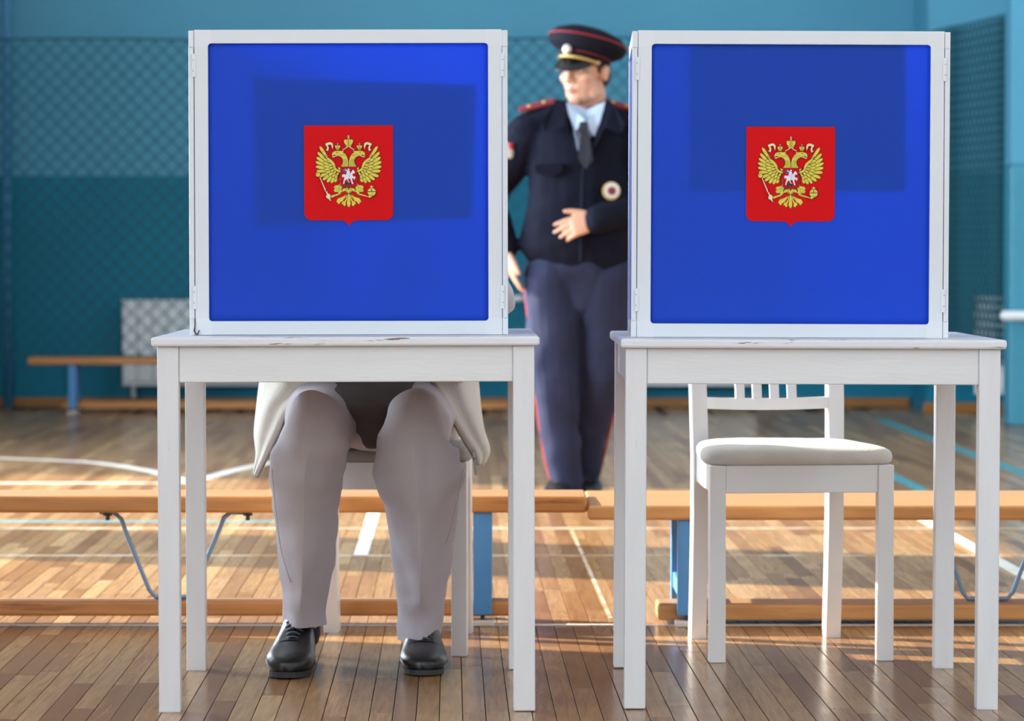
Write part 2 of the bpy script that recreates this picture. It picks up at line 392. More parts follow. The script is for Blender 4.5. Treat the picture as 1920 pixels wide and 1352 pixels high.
g = G(120, 906); court_line([(-3.2, g.y), (-1.3, g.y)], 0.05, M_LINEW)
court_line(bez([G(-60, 857), G(0, 859), G(100, 863), G(190, 869), G(290, 885), G(345, 904)], 4), 0.06, M_LINEW)
court_line(bez([G(345, 906), G(395, 894), G(480, 873), G(640, 846)], 4), 0.06, M_LINEW)

# walls
def holed_wall(axis, pos, th, a0, a1, wins, z1):
    b = bmesh.new()
    def seg(p, q, c, d):
        if q - p < 0.001 or d - c < 0.001: return
        if axis == 'x': box(min(pos, pos + th), max(pos, pos + th), p, q, c, d, bm=b)
        else: box(p, q, min(pos, pos + th), max(pos, pos + th), c, d, bm=b)
    prev = a0
    for (p, q, c, d) in sorted(wins):
        seg(prev, p, 0, z1); seg(p, q, 0, c); seg(p, q, d, z1); prev = q
    seg(prev, a1, 0, z1); return b
struct('wall_left', holed_wall('x', XL, -0.25, YB, YF + 0.25, LWIN, HC), M_WHITEWALL, 'white side wall with tall windows')
struct('wall_right', holed_wall('x', XR, 0.25, YB, YF + 0.25, RWIN_ADDED, HC), M_WHITEWALL, 'white side wall with high windows added for fill light')
struct('wall_back', holed_wall('y', YB, -0.25, XL, XR, BWIN, HC), M_WHITEWALL, 'white wall behind the camera')
struct('ceiling', box(XL - 0.25, XR + 0.25, YB - 0.25, YF + 0.25, HC, HC + 0.15), M_WHITEWALL, 'white ceiling')
ZB = P(960, 330, YF).z
wf = struct('wall_far', box(XL, XR, YF, YF + 0.25, ZB, HC), M_WUP, 'far wall, light blue above a teal dado')
obj('dado_panel', box(XL, XR, YF - 0.004, YF + 0.25, 0, ZB), M_WLOW, wf)
XP = P(1738, 700, 19.5).x
pr = struct('wall_pier', box(XP, XR, 19.5, YF, ZB, HC), M_WUP, 'wall projection at the right end of the far wall')
obj('dado_panel', box(XP - 0.004, XR, 19.496, YF, 0, ZB), M_WLOW, pr)
struct('baseboard_far', box(XL, XP - 0.02, YF - 0.03, YF - 0.005, 0, 0.055, 0.006), M_BASEB, 'brown wooden baseboard along the far wall')
struct('baseboard_pier', box(XP - 0.02, XR, 19.466, 19.494, 0, 0.055, 0.006), M_BASEB, 'brown wooden baseboard on the wall projection')
k = 0
for side, wins in (('l', LWIN), ('r', RWIN_ADDED), ('b', BWIN)):
    for (a, b_, c, d) in wins:
        k += 1; bm = bmesh.new()
        for (p, q, r, s) in ((a, b_, c, c + 0.05), (a, b_, d - 0.05, d), (a, a + 0.05, c + 0.05, d - 0.05), (b_ - 0.05, b_, c + 0.05, d - 0.05)):
            if side == 'l': box(XL - 0.2, XL - 0.14, p, q, r, s, bm=bm)
            elif side == 'r': box(XR + 0.14, XR + 0.2, p, q, r, s, bm=bm)
            else: box(p, q, YB - 0.2, YB - 0.14, r, s, bm=bm)
        struct('window_%d' % k, bm, M_CORNER, 'white window frame')
# columns and pipes at the edges of the far wall
cx = P(1893, 700, 17.9).x
M_COLL = mat('column_turquoise', srgb(64, 146, 172), 0.45, var=0.05)
o = obj('wall_column', box(cx, cx + 0.22, 17.9, 18.12, ZB, HC, 0.012), M_WUP); tag(o, 'blue painted square column at the far right edge', 'column')
obj('column_dado', box(cx - 0.002, cx + 0.222, 17.898, 18.122, 0, ZB, 0.012), M_COLL, o)
bm = bmesh.new(); x0 = P(13, 400, 20.05).x; tube(bm, [(x0, 20.08, 0.0), (x0, 20.08, 4.9)], 0.028, seg=16, cap=False)
o = obj('heating_riser', bm, M_PIPE, smooth=True); tag(o, 'vertical blue pipe at the far left edge of the wall', 'pipe')
bm = bmesh.new(); q = P(1884, 592, 17.8); tube(bm, [q, (q.x + 1.2, 17.8, q.z)], 0.026, seg=14)
o = obj('heating_pipe', bm, M_RAD, smooth=True); tag(o, 'pale horizontal heating pipe beside the right radiator', 'pipe')

# radiators
def radiator(px0, px1, py0, py1, Y, label):
    a, b = P(px0, py0, Y), P(px1, py1, Y); w = b.x - a.x; h = a.z - b.z
    t = thing('radiator', label, 'radiator', ((a.x + b.x) / 2, Y, b.z), group='white wall radiators')
    obj('back_panel', box(-w / 2, w / 2, 0.075, 0.09, 0, h, 0.004), M_RAD, t)
    n = max(3, int(w / 0.085))
    for i in range(n):
        x = -w / 2 + w * (i + 0.5) / n
        obj('rib', box(x - w / n * 0.46, x + w / n * 0.46, 0.0, 0.03, 0.02, h - 0.03, 0.01), M_RAD, t)
    obj('front_panel', box(-w / 2, w / 2, 0.02, 0.035, 0.0, h - 0.015, 0.004), M_RAD, t)
    obj('top_grille', box(-w / 2, w / 2, 0.0, 0.09, h - 0.014, h, 0.003), M_RAD, t)
    bm = bmesh.new(); d = (19.5 if px0 > 1700 else YF) - Y - 0.03
    tube(bm, [(-w / 2 + 0.06, 0.06, 0.04), (-w / 2 + 0.06, 0.06, -b.z * 0.5), (-w / 2 + 0.06, d, -b.z * 0.5)], 0.012, side=(1, 0, 0), seg=8)
    obj('supply_pipe', bm, M_RAD, t, smooth=True)
    return t
radiator(228, 486, 562, 724, 20.0, 'white radiator on the far wall behind the left table')
radiator(1100, 1420, 552, 724, 20.0, 'white radiator on the far wall behind the uniformed officer')
r = radiator(1832, 1893, 556, 740, 19.26, 'white radiator at the far right beside the column')
bm = bmesh.new(); q = P(958, 560, 20.05); q2 = P(1100, 560, 20.05); tube(bm, [q, q2], 0.02, seg=10)
o = obj('heating_pipe', bm, M_RAD, smooth=True); tag(o, 'pale horizontal heating pipe on the wall left of the officer', 'pipe')

# safety net in front of the far wall
def net():
    bm = bmesh.new(); zt, zb = P(960, 76, 19.75).z, 0.30; H = zt - zb; d = 0.094
    X0, X1 = -3.25, 2.20
    def pos(s, h):          # s along the net (flat length), h height
        x = X0 + s; y = 19.75 + 0.03 * math.sin(s * 1.3) + 0.015 * math.sin(s * 3.1 + h)
        z = zt - h + 0.012 * math.sin(s * 2.1)
        L1 = X1 - X0
        if s > L1:           # gathered in pleats towards the right column, its hem sweeping up
            e = s - L1; tt = e / 4.6
            x = X1 + e * 0.19; y = 19.36 - 0.9 * tt + 0.06 * math.sin(e * 5.0) ; z += 0.30 * tt * tt * (1 - h / H)
        return Vector((x, y, z))
    LT = (X1 - X0) + 4.4
    def strand(s0, sg):
        pts = []; n = int(H / (d / 2) * 0.5)
        for i in range(n + 1):
            h = H * i / n; s = s0 + sg * h
            if 0 <= s <= LT: pts.append(pos(s, h))
        if len(pts) > 1: tube(bm, pts, [0.0034 if p.x < 2.2 else 0.0056 for p in pts], side=(0, 1, 0), seg=4, cap=False)
    n = int((LT + H) / d)
    for i in range(n):
        strand(i * d - H, 1); strand(i * d, -1)
    for hh in (0.0, H):
        tube(bm, [pos(LT * i / 120, hh) for i in range(121)], 0.007, side=(0, 0, 1), seg=5, cap=False)
    return bm
o = obj('safety_net', net(), M_NET); tag(o, 'knotted green ball net hanging along the far wall', 'net')

# ------------------------------------------------------------------ gym benches
def bench(name, label, loc, length, depth, zt, th, beam, feet, braces, bolts, m, tilt=0.0, group='low wooden gym benches', m2=None):
    """loc: front left floor corner; local x to the right, y to the back"""
    t = thing(name, label, 'bench', loc, group=group)
    p = obj('seat_plank', box(0, length, 0, depth, -th, 0, 0.007, seg=3), m, t, loc=(0, 0, zt)); p.rotation_euler = (tilt, 0, 0)
    b0, b1, z0, z1 = beam
    obj('balance_beam', box(min(feet) - 0.045 if feet else 0, length - 0.02 if len(feet) < 2 else max(feet) + 0.09, b0, b1, z0, z1, 0.007, seg=3), m2 or m, t)
    for fx in feet:
        for (ya, yb) in ((0.012, 0.052), (depth - 0.052, depth - 0.012)):
            bm = bmesh.new()
            mid = b0 - 0.03 if ya < depth / 2 else b1 + 0.03
            s = -0.006 if ya < depth / 2 else 0.006
            box(fx, fx + 0.044, ya, yb, 0.026, zt - th, 0.003, bm=bm)
            f = obj('foot_bracket', bm, M_BLUEP, t)
            obj('foot_bolt', box(fx + 0.017, fx + 0.027, ya + 0.014, yb - 0.014, 0.012, 0.028), M_DARK, f)
            obj('rubber_foot', box(fx - 0.006, fx + 0.05, ya - 0.01, yb + 0.01, 0, 0.014, 0.003), M_RUB, f)
        obj('cross_bar', box(fx + 0.004, fx + 0.04, 0.052, depth - 0.052, 0.062, 0.10, 0.003), M_BLUEP, t)
    for (xa, xb, xc, xd) in braces:
        yb = (b0 + b1) / 2; bm = bmesh.new()
        zz = zt - th - 0.004; zl = z1 + 0.006
        pts = [(xa - 0.03, yb, zz), (xa, yb, zz)] + [(xa + (xb - xa) * f, yb, zz + (zl - zz) * g_) for f, g_ in ((0.18, 0.08), (0.3, 0.25), (0.6, 0.62), (0.85, 0.92), (1.0, 1.0))]
        pts += [(xc, yb, zl)] + [(xc + (xd - xc) * f, yb, zl + (zz - zl) * g_) for f, g_ in ((0.15, 0.08), (0.4, 0.38), (0.7, 0.75), (0.85, 0.94), (1.0, 1.0))] + [(xd + 0.03, yb, zz)]
        tube(bm, pts, 0.0055, side=(0, 1, 0), seg=8)
        br = obj('bent_brace', bm, M_ROD, t, smooth=True)
        bm = bmesh.new(); xm = (xb + xc) / 2
        tube(bm, [(xm, yb, zl - 0.004), (xm, yb, zl + 0.012)], 0.012, seg=6, cap=False); tube(bm, [(xm, yb, zl + 0.012), (xm, yb, zl + 0.024)], 0.005, seg=6, cap=False)
        obj('nut', bm, M_STEEL, br)
    for bx_ in bolts:
        bm = bmesh.new(); yb = 0.06
        tube(bm, [(bx_, yb, zt - th - 0.011), (bx_, yb, zt - th)], 0.011, seg=6, cap=False); tube(bm, [(bx_, yb, zt - th - 0.022), (bx_, yb, zt - th - 0.011)], 0.005, seg=6, cap=False)
        obj('bolt', bm, M_DARK, t)
    return t
YL = 8.11; X_ = lambda px, Y: (px - 960) * Y / FPX
xr = X_(1101, YL); x0 = -3.0
bench('gym_bench', 'long pine gym bench behind the left table', (x0, YL, 0), xr - x0, 0.225, P(960, 930, YL).z, 0.040, (0.03, 0.11, 0.022, 0.058),
      [0.3, X_(887, YL) - x0], [(X_(212, 8.18) - x0, X_(290, 8.18) - x0, X_(348, 8.18) - x0, X_(432, 8.18) - x0)], [X_(195, YL) - x0, X_(460, YL) - x0], M_BENCH)
YR = 8.095; x1 = X_(1103, YR)
bench('gym_bench', 'wide pine gym bench behind the right table', (x1, YR, 0), 3.2, 0.40, P(960, 948, YR).z, 0.035, (0.06, 0.20, 0.010, 0.049),
      [X_(1268, YR) - x1 + 0.005, 2.9], [(X_(1765, 8.1) - x1, X_(1830, 8.1) - x1, X_(1905, 8.1) - x1, X_(1975, 8.1) - x1)], [X_(1773, YR) - x1], M_BENCH2, tilt=math.radians(1.3))
xb = P(52, 675, 19.3).x
bench('gym_bench', 'small far gym bench standing against the teal wall', (xb, 19.3, 0), 3.1, 0.23, P(960, 670, 19.3).z, 0.042, (0.10, 0.17, 0.02, 0.065),
      [0.225, 2.7], [], [], M_BENCH)

# ------------------------------------------------------------------ tables
def table(label, loc, rot, H):
    t = thing('table', label, 'table', loc, rot, group='white voting tables')
    w, d, lw, th = 0.74, 0.74, 0.041, 0.018
    iw = 0.36; idp = 0.355
    obj('tabletop', box(-w / 2, w / 2, -d / 2, d / 2, H - th, H, 0.005, seg=3), M_TABLETOP, t)
    zt = H - th
    for sx in (-1, 1):
        for sy in (-1, 1):
            xs = sorted((sx * iw, sx * (iw - lw))); ys = sorted((sy * idp, sy * (idp - lw)))
            obj('leg', box(xs[0], xs[1], ys[0], ys[1], 0, zt, 0.0025), M_TABLE, t)
    a = 0.069
    for sy in (-1, 1):
        ys = sorted((sy * (idp - 0.006), sy * (idp - 0.026)))
        obj('apron', box(-iw + lw, iw - lw, ys[0], ys[1], zt - a, zt, 0.002), M_TABLEH, t)
    for sx in (-1, 1):
        xs = sorted((sx * (iw - 0.006), sx * (iw - 0.026)))
        obj('apron', box(xs[0], xs[1], -idp + lw, idp - lw, zt - a, zt, 0.002), M_TABLEH, t)
    return t
YT1, YT2 = 6.565, 6.60
ZT1, ZT2 = P(644, 631.5, YT1).z, P(1524, 636.5, YT2).z
XT1, XT2 = X_(644, YT1), X_(1524, YT2)
T1 = table('white wooden table with the voter seated behind it', (XT1, YT1 + 0.37, 0), (0, math.radians(-0.16), math.radians(0.9)), ZT1)
T2 = table('white wooden table with chipped top edge and the empty chair behind it', (XT2, YT2 + 0.37, 0), (0, math.radians(0.2), 0), ZT2)

# ------------------------------------------------------------------ emblem print
K = 1 / (5.878 * 965)            # metres per unit of the traced drawing
class Flat:
    def __init__(s): s.bm = bmesh.new(); s.z = 0.0
    def poly(s, pts, mi, out=3.0, dz=3e-5):
        s.z += dz
        q = [Vector(((x - 667) * K, -s.z, (660 - y) * K)) for x, y in pts]
        vs = [s.bm.verts.new(p) for p in q]
        try: f = s.bm.faces.new(vs)
        except ValueError: return
        f.material_index = mi; f.normal_update()
        if f.normal.y > 0: f.normal_flip()
        bmesh.ops.triangulate(s.bm, faces=[f])
        if out: s.stroke(pts + [pts[0]], out * 1.3, 4)
    def stroke(s, pts, w, mi, dz=1e-5):
        s.z += dz
        for (x0, y0), (x1, y1) in zip(pts[:-1], pts[1:]):
            l = math.hypot(x1 - x0, y1 - y0)
            if l < 1e-6: continue
            nx, ny = -(y1 - y0) / l * w / 2, (x1 - x0) / l * w / 2; ex, ey = (x1 - x0) / l * w * 0.3, (y1 - y0) / l * w * 0.3
            c = ((x0 + nx - ex, y0 + ny - ey), (x1 + nx + ex, y1 + ny + ey), (x1 - nx + ex, y1 - ny + ey), (x0 - nx - ex, y0 - ny - ey))
            f = s.bm.faces.new([s.bm.verts.new(((x - 667) * K, -s.z, (660 - y) * K)) for x, y in c]); f.material_index = mi
            f.normal_update()
            if f.normal.y > 0: f.normal_flip()
    def feather(s, tip, base, w, mi=2):
        (tx, ty), (bx, by) = tip, base; l = math.hypot(tx - bx, ty - by); ux, uy = (tx - bx) / l, (ty - by) / l; nx, ny = -uy, ux
        prof = [(0, 0.55), (0.35, 0.8), (0.7, 1.0), (0.88, 0.85), (0.97, 0.45)]
        pts = [(bx + ux * l * t + nx * w * k, by + uy * l * t + ny * w * k) for t, k in prof] + [(tx, ty)]
        pts += [(bx + ux * l * t - nx * w * k, by + uy * l * t - ny * w * k) for t, k in reversed(prof)]
        s.poly(pts, mi, 3.2)
    def disc(s, c, r, mi, out=3.0, n=16, ry=None):
        s.poly([(c[0] + r * math.cos(2 * PI * i / n), c[1] + (ry or r) * math.sin(2 * PI * i / n)) for i in range(n)], mi, out)
def mir(pts): return [(1334 - x, y) for x, y in pts]
def eagle_mesh():
    F = Flat(); GO, CR, OU, SI, BL, BK, RD = 2, 3, 4, 5, 6, 7, 1
    def both(pts, mi=GO, out=3.0): F.poly(pts, mi, out); F.poly(mir(pts)[::-1], mi, out)
    # tail
    both([(655, 850), (622, 838), (598, 850), (592, 872), (606, 884), (622, 872), (640, 880), (655, 905)])
    both([(640, 905), (612, 930), (575, 945), (548, 952), (536, 972), (528, 995), (545, 1002), (548, 1020), (566, 1016), (575, 1000), (600, 985), (622, 955)])
    both([(650, 905), (622, 950), (590, 1000), (588, 1022), (606, 1024), (612, 1042), (632, 1036), (640, 1010), (655, 960)])
    F.poly([(655, 905), (650, 960), (645, 1010), (652, 1038), (667, 1058), (682, 1038), (689, 1010), (684, 960), (679, 905)], GO)
    both([(640, 935), (610, 975), (602, 990), (618, 985), (640, 955)], 8, 0)
    both([(650, 955), (632, 1000), (634, 1020), (645, 1005)], 8, 0)
    F.poly([(630, 835), (645, 870), (667, 905), (689, 870), (704, 835), (680, 832), (667, 860), (654, 832)], GO)
    # thighs and legs
    both([(578, 795), (545, 808), (515, 812), (500, 832), (510, 850), (498, 868), (512, 884), (528, 888), (545, 880), (548, 900), (566, 912), (582, 905), (578, 885), (592, 892), (598, 875), (586, 862), (592, 845), (600, 830)])
    for a, b_ in (((520, 830), (512, 872)), ((540, 830), (532, 876)), ((560, 835), (556, 890))): F.stroke([a, b_], 3, OU); F.stroke(mir([a, b_]), 3, OU)
    F.poly([(548, 900), (510, 912), (470, 922), (440, 915), (425, 925), (440, 938), (470, 945), (480, 950), (520, 930), (570, 915)], GO)
    F.poly([(786, 900), (830, 912), (870, 925), (885, 930), (890, 948), (860, 938), (820, 928), (765, 915)], GO)
    # wings: rows of feathers, then the arm of the wing
    W1 = [((515, 778), (540, 690)), ((474, 788), (518, 690)), ((428, 778), (498, 685)), ((380, 752), (482, 675)), ((335, 715), (470, 665)),
          ((312, 655), (462, 652)), ((303, 603), (455, 632)), ((302, 550), (450, 612)), ((312, 500), (446, 590)), ((326, 446), (446, 566)), ((348, 380), (452, 540))]
    for tip, base in W1:
        F.feather(tip, base, 19); F.feather(mir([tip])[0], mir([base])[0], 19)
    for tip, base in (((522, 735), (545, 670)), ((488, 722), (528, 660)), ((448, 706), (515, 645)), ((415, 678), (505, 635)), ((398, 640), (500, 622)), ((388, 600), (495, 610)), ((385, 560), (490, 590)), ((388, 515), (480, 572))):
        F.feather(tip, base, 16); F.feather(mir([tip])[0], mir([base])[0], 16)
    for tip, base in (((535, 702), (560, 660)), ((498, 684), (540, 640)), ((468, 656), (530, 630)), ((450, 622), (520, 612)), ((440, 582), (510, 590)), ((430, 540), (500, 570))):
        F.feather(tip, base, 13); F.feather(mir([tip])[0], mir([base])[0], 13)
    both([(405, 480), (440, 505), (480, 530), (508, 560), (522, 595), (525, 618), (545, 635), (580, 645), (580, 668), (545, 662), (512, 645), (498, 615), (488, 585), (462, 555), (430, 525)])
    both([(550, 606), (566, 616), (584, 612), (584, 640), (566, 640), (552, 628)], GO)
    both([(584, 700), (570, 740), (574, 775), (566, 800), (584, 812)], GO)
    # necks and heads
    both([(492, 448), (510, 434), (545, 428), (585, 432), (622, 430), (606, 446), (632, 466), (652, 500), (664, 545), (666, 606), (578, 606), (592, 588), (604, 560), (602, 528), (585, 502), (560, 490), (530, 486), (514, 478), (500, 480), (490, 494), (483, 478), (484, 460)])
    for a in range(5):
        p = [(575 + 14 * a, 500 + 6 * a), (598 + 12 * a, 545), (604 + 14 * a, 598)]
        F.stroke(p, 3, OU); F.stroke(mir(p), 3, OU)
    for a in range(3):
        p = [(560 + a * 22, 470 - a * 4), (590 + a * 20, 490)]; F.stroke(p, 3, OU); F.stroke(mir(p), 3, OU)
    F.disc((540, 448), 6, OU, 0, 8); F.disc((794, 448), 6, OU, 0, 8)
    both([(478, 498), (500, 490), (540, 484), (545, 490), (515, 498), (508, 506)], CR, 2)
    # crowns and ribbons
    both([(662, 380), (600, 418), (604, 426), (664, 392)], CR, 2)
    both([(410, 352), (440, 338), (470, 334), (492, 346), (500, 376), (494, 418), (484, 400), (476, 372), (462, 362), (440, 372), (452, 392), (450, 412), (440, 444), (432, 428), (412, 430), (430, 405), (424, 380), (412, 370)], CR, 3)
    def crown(cx, cy, s):
        q = lambda x, y: (cx + x * s, cy + y * s)
        F.poly([q(-52, -28), q(-40, -40), q(-22, -36), q(0, -46), q(22, -36), q(40, -40), q(52, -28), q(48, 0), q(30, 28), q(30, 44), q(-30, 44), q(-30, 28), q(-48, 0)], GO, 3)
        F.stroke([q(-18, -32), q(-14, 24)], 3, OU); F.stroke([q(18, -32), q(14, 24)], 3, OU); F.stroke([q(-30, 28), q(30, 28)], 3, OU); F.stroke([q(0, -44), q(0, 24)], 5 * s + 1, OU)
        F.disc(q(0, -54), 10 * s, CR, 2, 8)
        F.poly([q(-3.5, -86), q(3.5, -86), q(3.5, -76), q(14, -76), q(14, -69), q(3.5, -69), q(3.5, -60), q(-3.5, -60), q(-3.5, -69), q(-14, -69), q(-14, -76), q(-3.5, -76)], CR, 1.5)
    crown(667, 344, 1.0); crown(547, 393, 0.58); crown(787, 393, 0.58)
    # breast shield with the rider
    F.poly([(579, 607), (758, 607), (758, 800), (748, 822), (725, 828), (690, 828), (668, 836), (646, 828), (612, 828), (590, 822), (579, 800)], 8, 4)
    F.poly([(612, 800), (625, 780), (650, 770), (665, 782), (690, 776), (704, 796), (690, 806), (660, 812), (630, 808)], BK, 0)
    F.poly([(606, 640), (630, 632), (660, 640), (655, 668), (630, 672), (612, 662)], BL, 0)
    F.poly([(594, 705), (600, 692), (618, 690), (640, 692), (650, 680), (690, 676), (704, 655), (715, 640), (728, 650), (738, 672), (726, 684), (714, 676), (710, 700), (718, 716), (738, 712), (742, 728), (732, 746), (722, 750), (728, 732), (706, 736), (708, 760), (720, 796), (704, 798), (694, 765), (684, 738), (660, 738), (668, 768), (684, 780), (664, 776), (648, 742), (626, 760), (618, 796), (606, 796), (612, 760), (620, 735), (616, 712), (600, 728)], SI, 0)
    F.poly([(640, 690), (648, 660), (640, 650), (628, 650), (630, 626), (636, 626), (638, 640), (655, 644), (676, 648), (684, 664), (672, 690), (682, 705), (676, 722), (666, 705), (655, 692)], SI, 1.5)
    F.disc((668, 636), 11, SI, 1, 10)
    # sceptre and orb
    F.disc((330, 692), 26, GO, 3); F.disc((318, 678), 10, GO, 2, 8)
    F.poly([(345, 722), (355, 718), (414, 850), (420, 878), (410, 882), (402, 862)], CR, 2.5)
    F.poly([(412, 878), (428, 872), (440, 900), (460, 905), (470, 930), (466, 955), (476, 990), (462, 980), (448, 965), (420, 948), (418, 925), (428, 915)], CR, 3)
    F.disc((920, 885), 47, GO, 3.5, 20)
    F.stroke([(872, 882), (968, 882)], 9, OU); F.stroke([(876, 889), (964, 889)], 3, CR); F.stroke([(920, 840), (920, 880)], 9, OU)
    F.poly([(915, 812), (925, 812), (925, 822), (938, 822), (938, 831), (925, 831), (925, 846), (915, 846), (915, 831), (902, 831), (902, 822), (915, 822)], CR, 1.5)
    F.poly([(880, 930), (892, 918), (906, 928), (918, 916), (932, 922), (920, 938), (900, 950), (884, 946)], GO, 3)
    return F.bm
def shield_mesh():
    pts = [(175, 152), (1156, 152), (1156, 1110)]
    pts += [(1076 + 80 * math.cos(a), 1115 + 80 * math.sin(a)) for a in [PI / 2 * i / 8 for i in range(1, 9)]]
    pts += [(760, 1196), (735, 1200), (710, 1212), (690, 1232), (671, 1254), (652, 1232), (632, 1212), (607, 1200), (582, 1196)]
    pts += [(257 + 80 * math.cos(a), 1115 + 80 * math.sin(a)) for a in [PI / 2 + PI / 2 * i / 8 for i in range(0, 9)]]
    bm = bmesh.new(); A = [bm.verts.new(((x - 667) * K, 0, (660 - y) * K)) for x, y in pts]; f = bm.faces.new(A)
    r = bmesh.ops.extrude_face_region(bm, geom=[f]); 
    for v in r['geom']:
        if isinstance(v, bmesh.types.BMVert): v.co.y -= 0.0006
    bmesh.ops.recalc_face_normals(bm, faces=bm.faces); bmesh.ops.triangulate(bm, faces=bm.faces)
    return bm
ME_E = bpy.data.meshes.new('eagle'); b_ = eagle_mesh(); b_.to_mesh(ME_E); b_.free()
for q in (M_RED, M_REDD, M_GOLD, M_CREAM, M_OUT, M_SILV, M_EBLUE, M_EBLK, M_REDD): ME_E.materials.append(q)

# ------------------------------------------------------------------ voting screens
def frame_panel(t, name, w, h, th, fw, xf, front=True):
    """white frame of four profiles and four corner pieces around a blue panel; xf maps (u, v, depth) to local coordinates"""
    def part(nm, u0, u1, v0, v1, d0, d1, m, parent, bev=0.0012):
        b = box(u0, u1, d0, d1, v0, v1, bev)
        for v in b.verts: v.co = xf @ v.co
        bmesh.ops.recalc_face_normals(b, faces=b.faces)
        return obj(nm, b, m, parent)
    root = bpy.data.objects.new(name, None); C.objects.link(root); root.parent = t; root.empty_display_size = 0.05
    c = fw + 0.003; g = 0.0004
    for v0 in (0, h - fw): part('frame_profile', -w / 2 + c + g, w / 2 - c - g, v0, v0 + fw, 0, th, M_ALU, root)
    for u0 in (-w / 2, w / 2 - fw): part('frame_profile', u0, u0 + fw, c + g, h - c - g, 0, th, M_ALU, root)
    for su in (-1, 1):
        for sv in (0, 1):
            # L shaped corner with a small inner fillet
            pts = [(0, 0), (c, 0), (c, fw)] + [(c - 0.0, fw)] + [(fw + 0.0055 * (1 - math.sin(a)), fw + 0.0055 * (1 - math.cos(a))) for a in [PI / 2 * i / 4 for i in range(0, 5)]] + [(fw, c), (0, c)]
            pts = [(0, 0), (c + 0.003, 0), (c + 0.003, fw)] + [(fw + 0.006 * (1 - math.sin(PI / 2 * i / 5)), fw + 0.006 * (1 - math.cos(PI / 2 * i / 5))) for i in range(0, 6)] + [(fw, c + 0.003), (0, c + 0.003)]
            b = bmesh.new()
            A = [b.verts.new(xf @ Vector((su * (-w / 2 + u) if su > 0 else w / 2 - u, -0.0003, (v if sv == 0 else h - v)))) for u, v in pts]
            B = [b.verts.new(xf @ Vector((su * (-w / 2 + u) if su > 0 else w / 2 - u, th, (v if sv == 0 else h - v)))) for u, v in pts]
            b.faces.new(A); b.faces.new(B[::-1])
            for i in range(len(pts)): b.faces.new((A[i], B[i], B[(i + 1) % len(pts)], A[(i + 1) % len(pts)]))
            bmesh.ops.triangulate(b, faces=b.faces); bmesh.ops.recalc_face_normals(b, faces=b.faces)
            obj('frame_corner', b, M_CORNER, root)
    n = 30; rows = []
    for i in range(n + 1):
        r = []
        for j in range(n + 1):
            u, v = -w / 2 + fw - 0.004 + (w - 2 * fw + 0.008) * j / n, fw - 0.004 + (h - 2 * fw + 0.008) * i / n
            e = min(i, n - i, j, n - j) / 4.0; e = min(1, e)
            dd = th * 0.45 + e * (0.0012 * mnoise.noise(Vector((u * 9, v * 6, w * 31 + len(name)))) + 0.004 * max(0, v / h - 0.75) * mnoise.noise(Vector((u * 16 + 3, v * 5, 4))))
            r.append(xf @ Vector((u, dd, v)))
        rows.append(r)
    o = obj('blue_panel', solid_sheet(rows, 0.0012), M_PANEL, root, smooth=True); o['label'] = 'translucent blue film panel'
    return root
def screen(label, loc, rot, h, inl, inr):
    t = thing('voting_screen', label, 'voting screen', loc, rot, group='folding voting screens')
    w, th, fw, sw = 0.596, 0.018, 0.0265, 0.010
    fp = frame_panel(t, 'front_panel', w, h, th, fw, Matrix.Identity(4))
    for s, a in ((-1, inl), (1, inr)):
        # side panel: its face towards the outside, front edge flush with the front panel
        M = Matrix.Translation((s * (w / 2 + 0.0015), 0.001, -0.0)) @ Matrix.Rotation(s * a, 4, 'Z') @ Matrix(((0, s, 0, 0), (1, 0, 0, 0), (0, 0, 1, 0), (0, 0, 0, 1))) @ Matrix.Translation((0.26, 0, 0))
        frame_panel(t, 'side_panel', 0.52, h - 0.0015, sw, fw, M)
        for z0 in (0.05, 0.50):
            hb = bmesh.new(); x = s * (w / 2 + 0.0008)
            box(x - 0.004, x + 0.004, -0.0022, 0.0, z0, z0 + 0.045, 0.0006, bm=hb)
            hg = obj('hinge', hb, M_CORNER, t)
            for zz in (z0 + 0.012, z0 + 0.033):
                sb = bmesh.new(); tube(sb, [(x + s * 0.0015, -0.0022, zz), (x + s * 0.0015, -0.003, zz)], 0.0012, seg=8, cap=False); obj('screw', sb, M_STEEL, hg)
    e = obj('emblem_shield', shield_mesh(), M_RED, t, loc=(0.0005, th * 0.45 - 0.0022, 0.3165 if h < 0.594 else 0.3210)); e['label'] = 'red shield print'
    g = bpy.data.objects.new('emblem_eagle', ME_E); C.objects.link(g); g.parent = e; g.location = (0, -0.00075, 0); g['label'] = 'golden double-headed eagle with crowns, sceptre, orb and rider shield'
    return t
YS1, YS2 = 6.70, 6.725
B1 = P(654, 628.6, YS1); B2 = P(1480.5, 633, YS2)
SC1 = screen('blue voting screen with red eagle shield on the left table, hiding the seated voter', (B1.x, YS1, ZT1 + 0.0012), (0, math.radians(-0.1), 0), 0.5915, math.radians(2), math.radians(2.0))
SC2 = screen('blue voting screen with red eagle shield on the right table, above the empty chair', (B2.x, YS2, ZT2 + 0.0008), (0, math.radians(0.22), 0), 0.597, math.radians(1.2), math.radians(2))
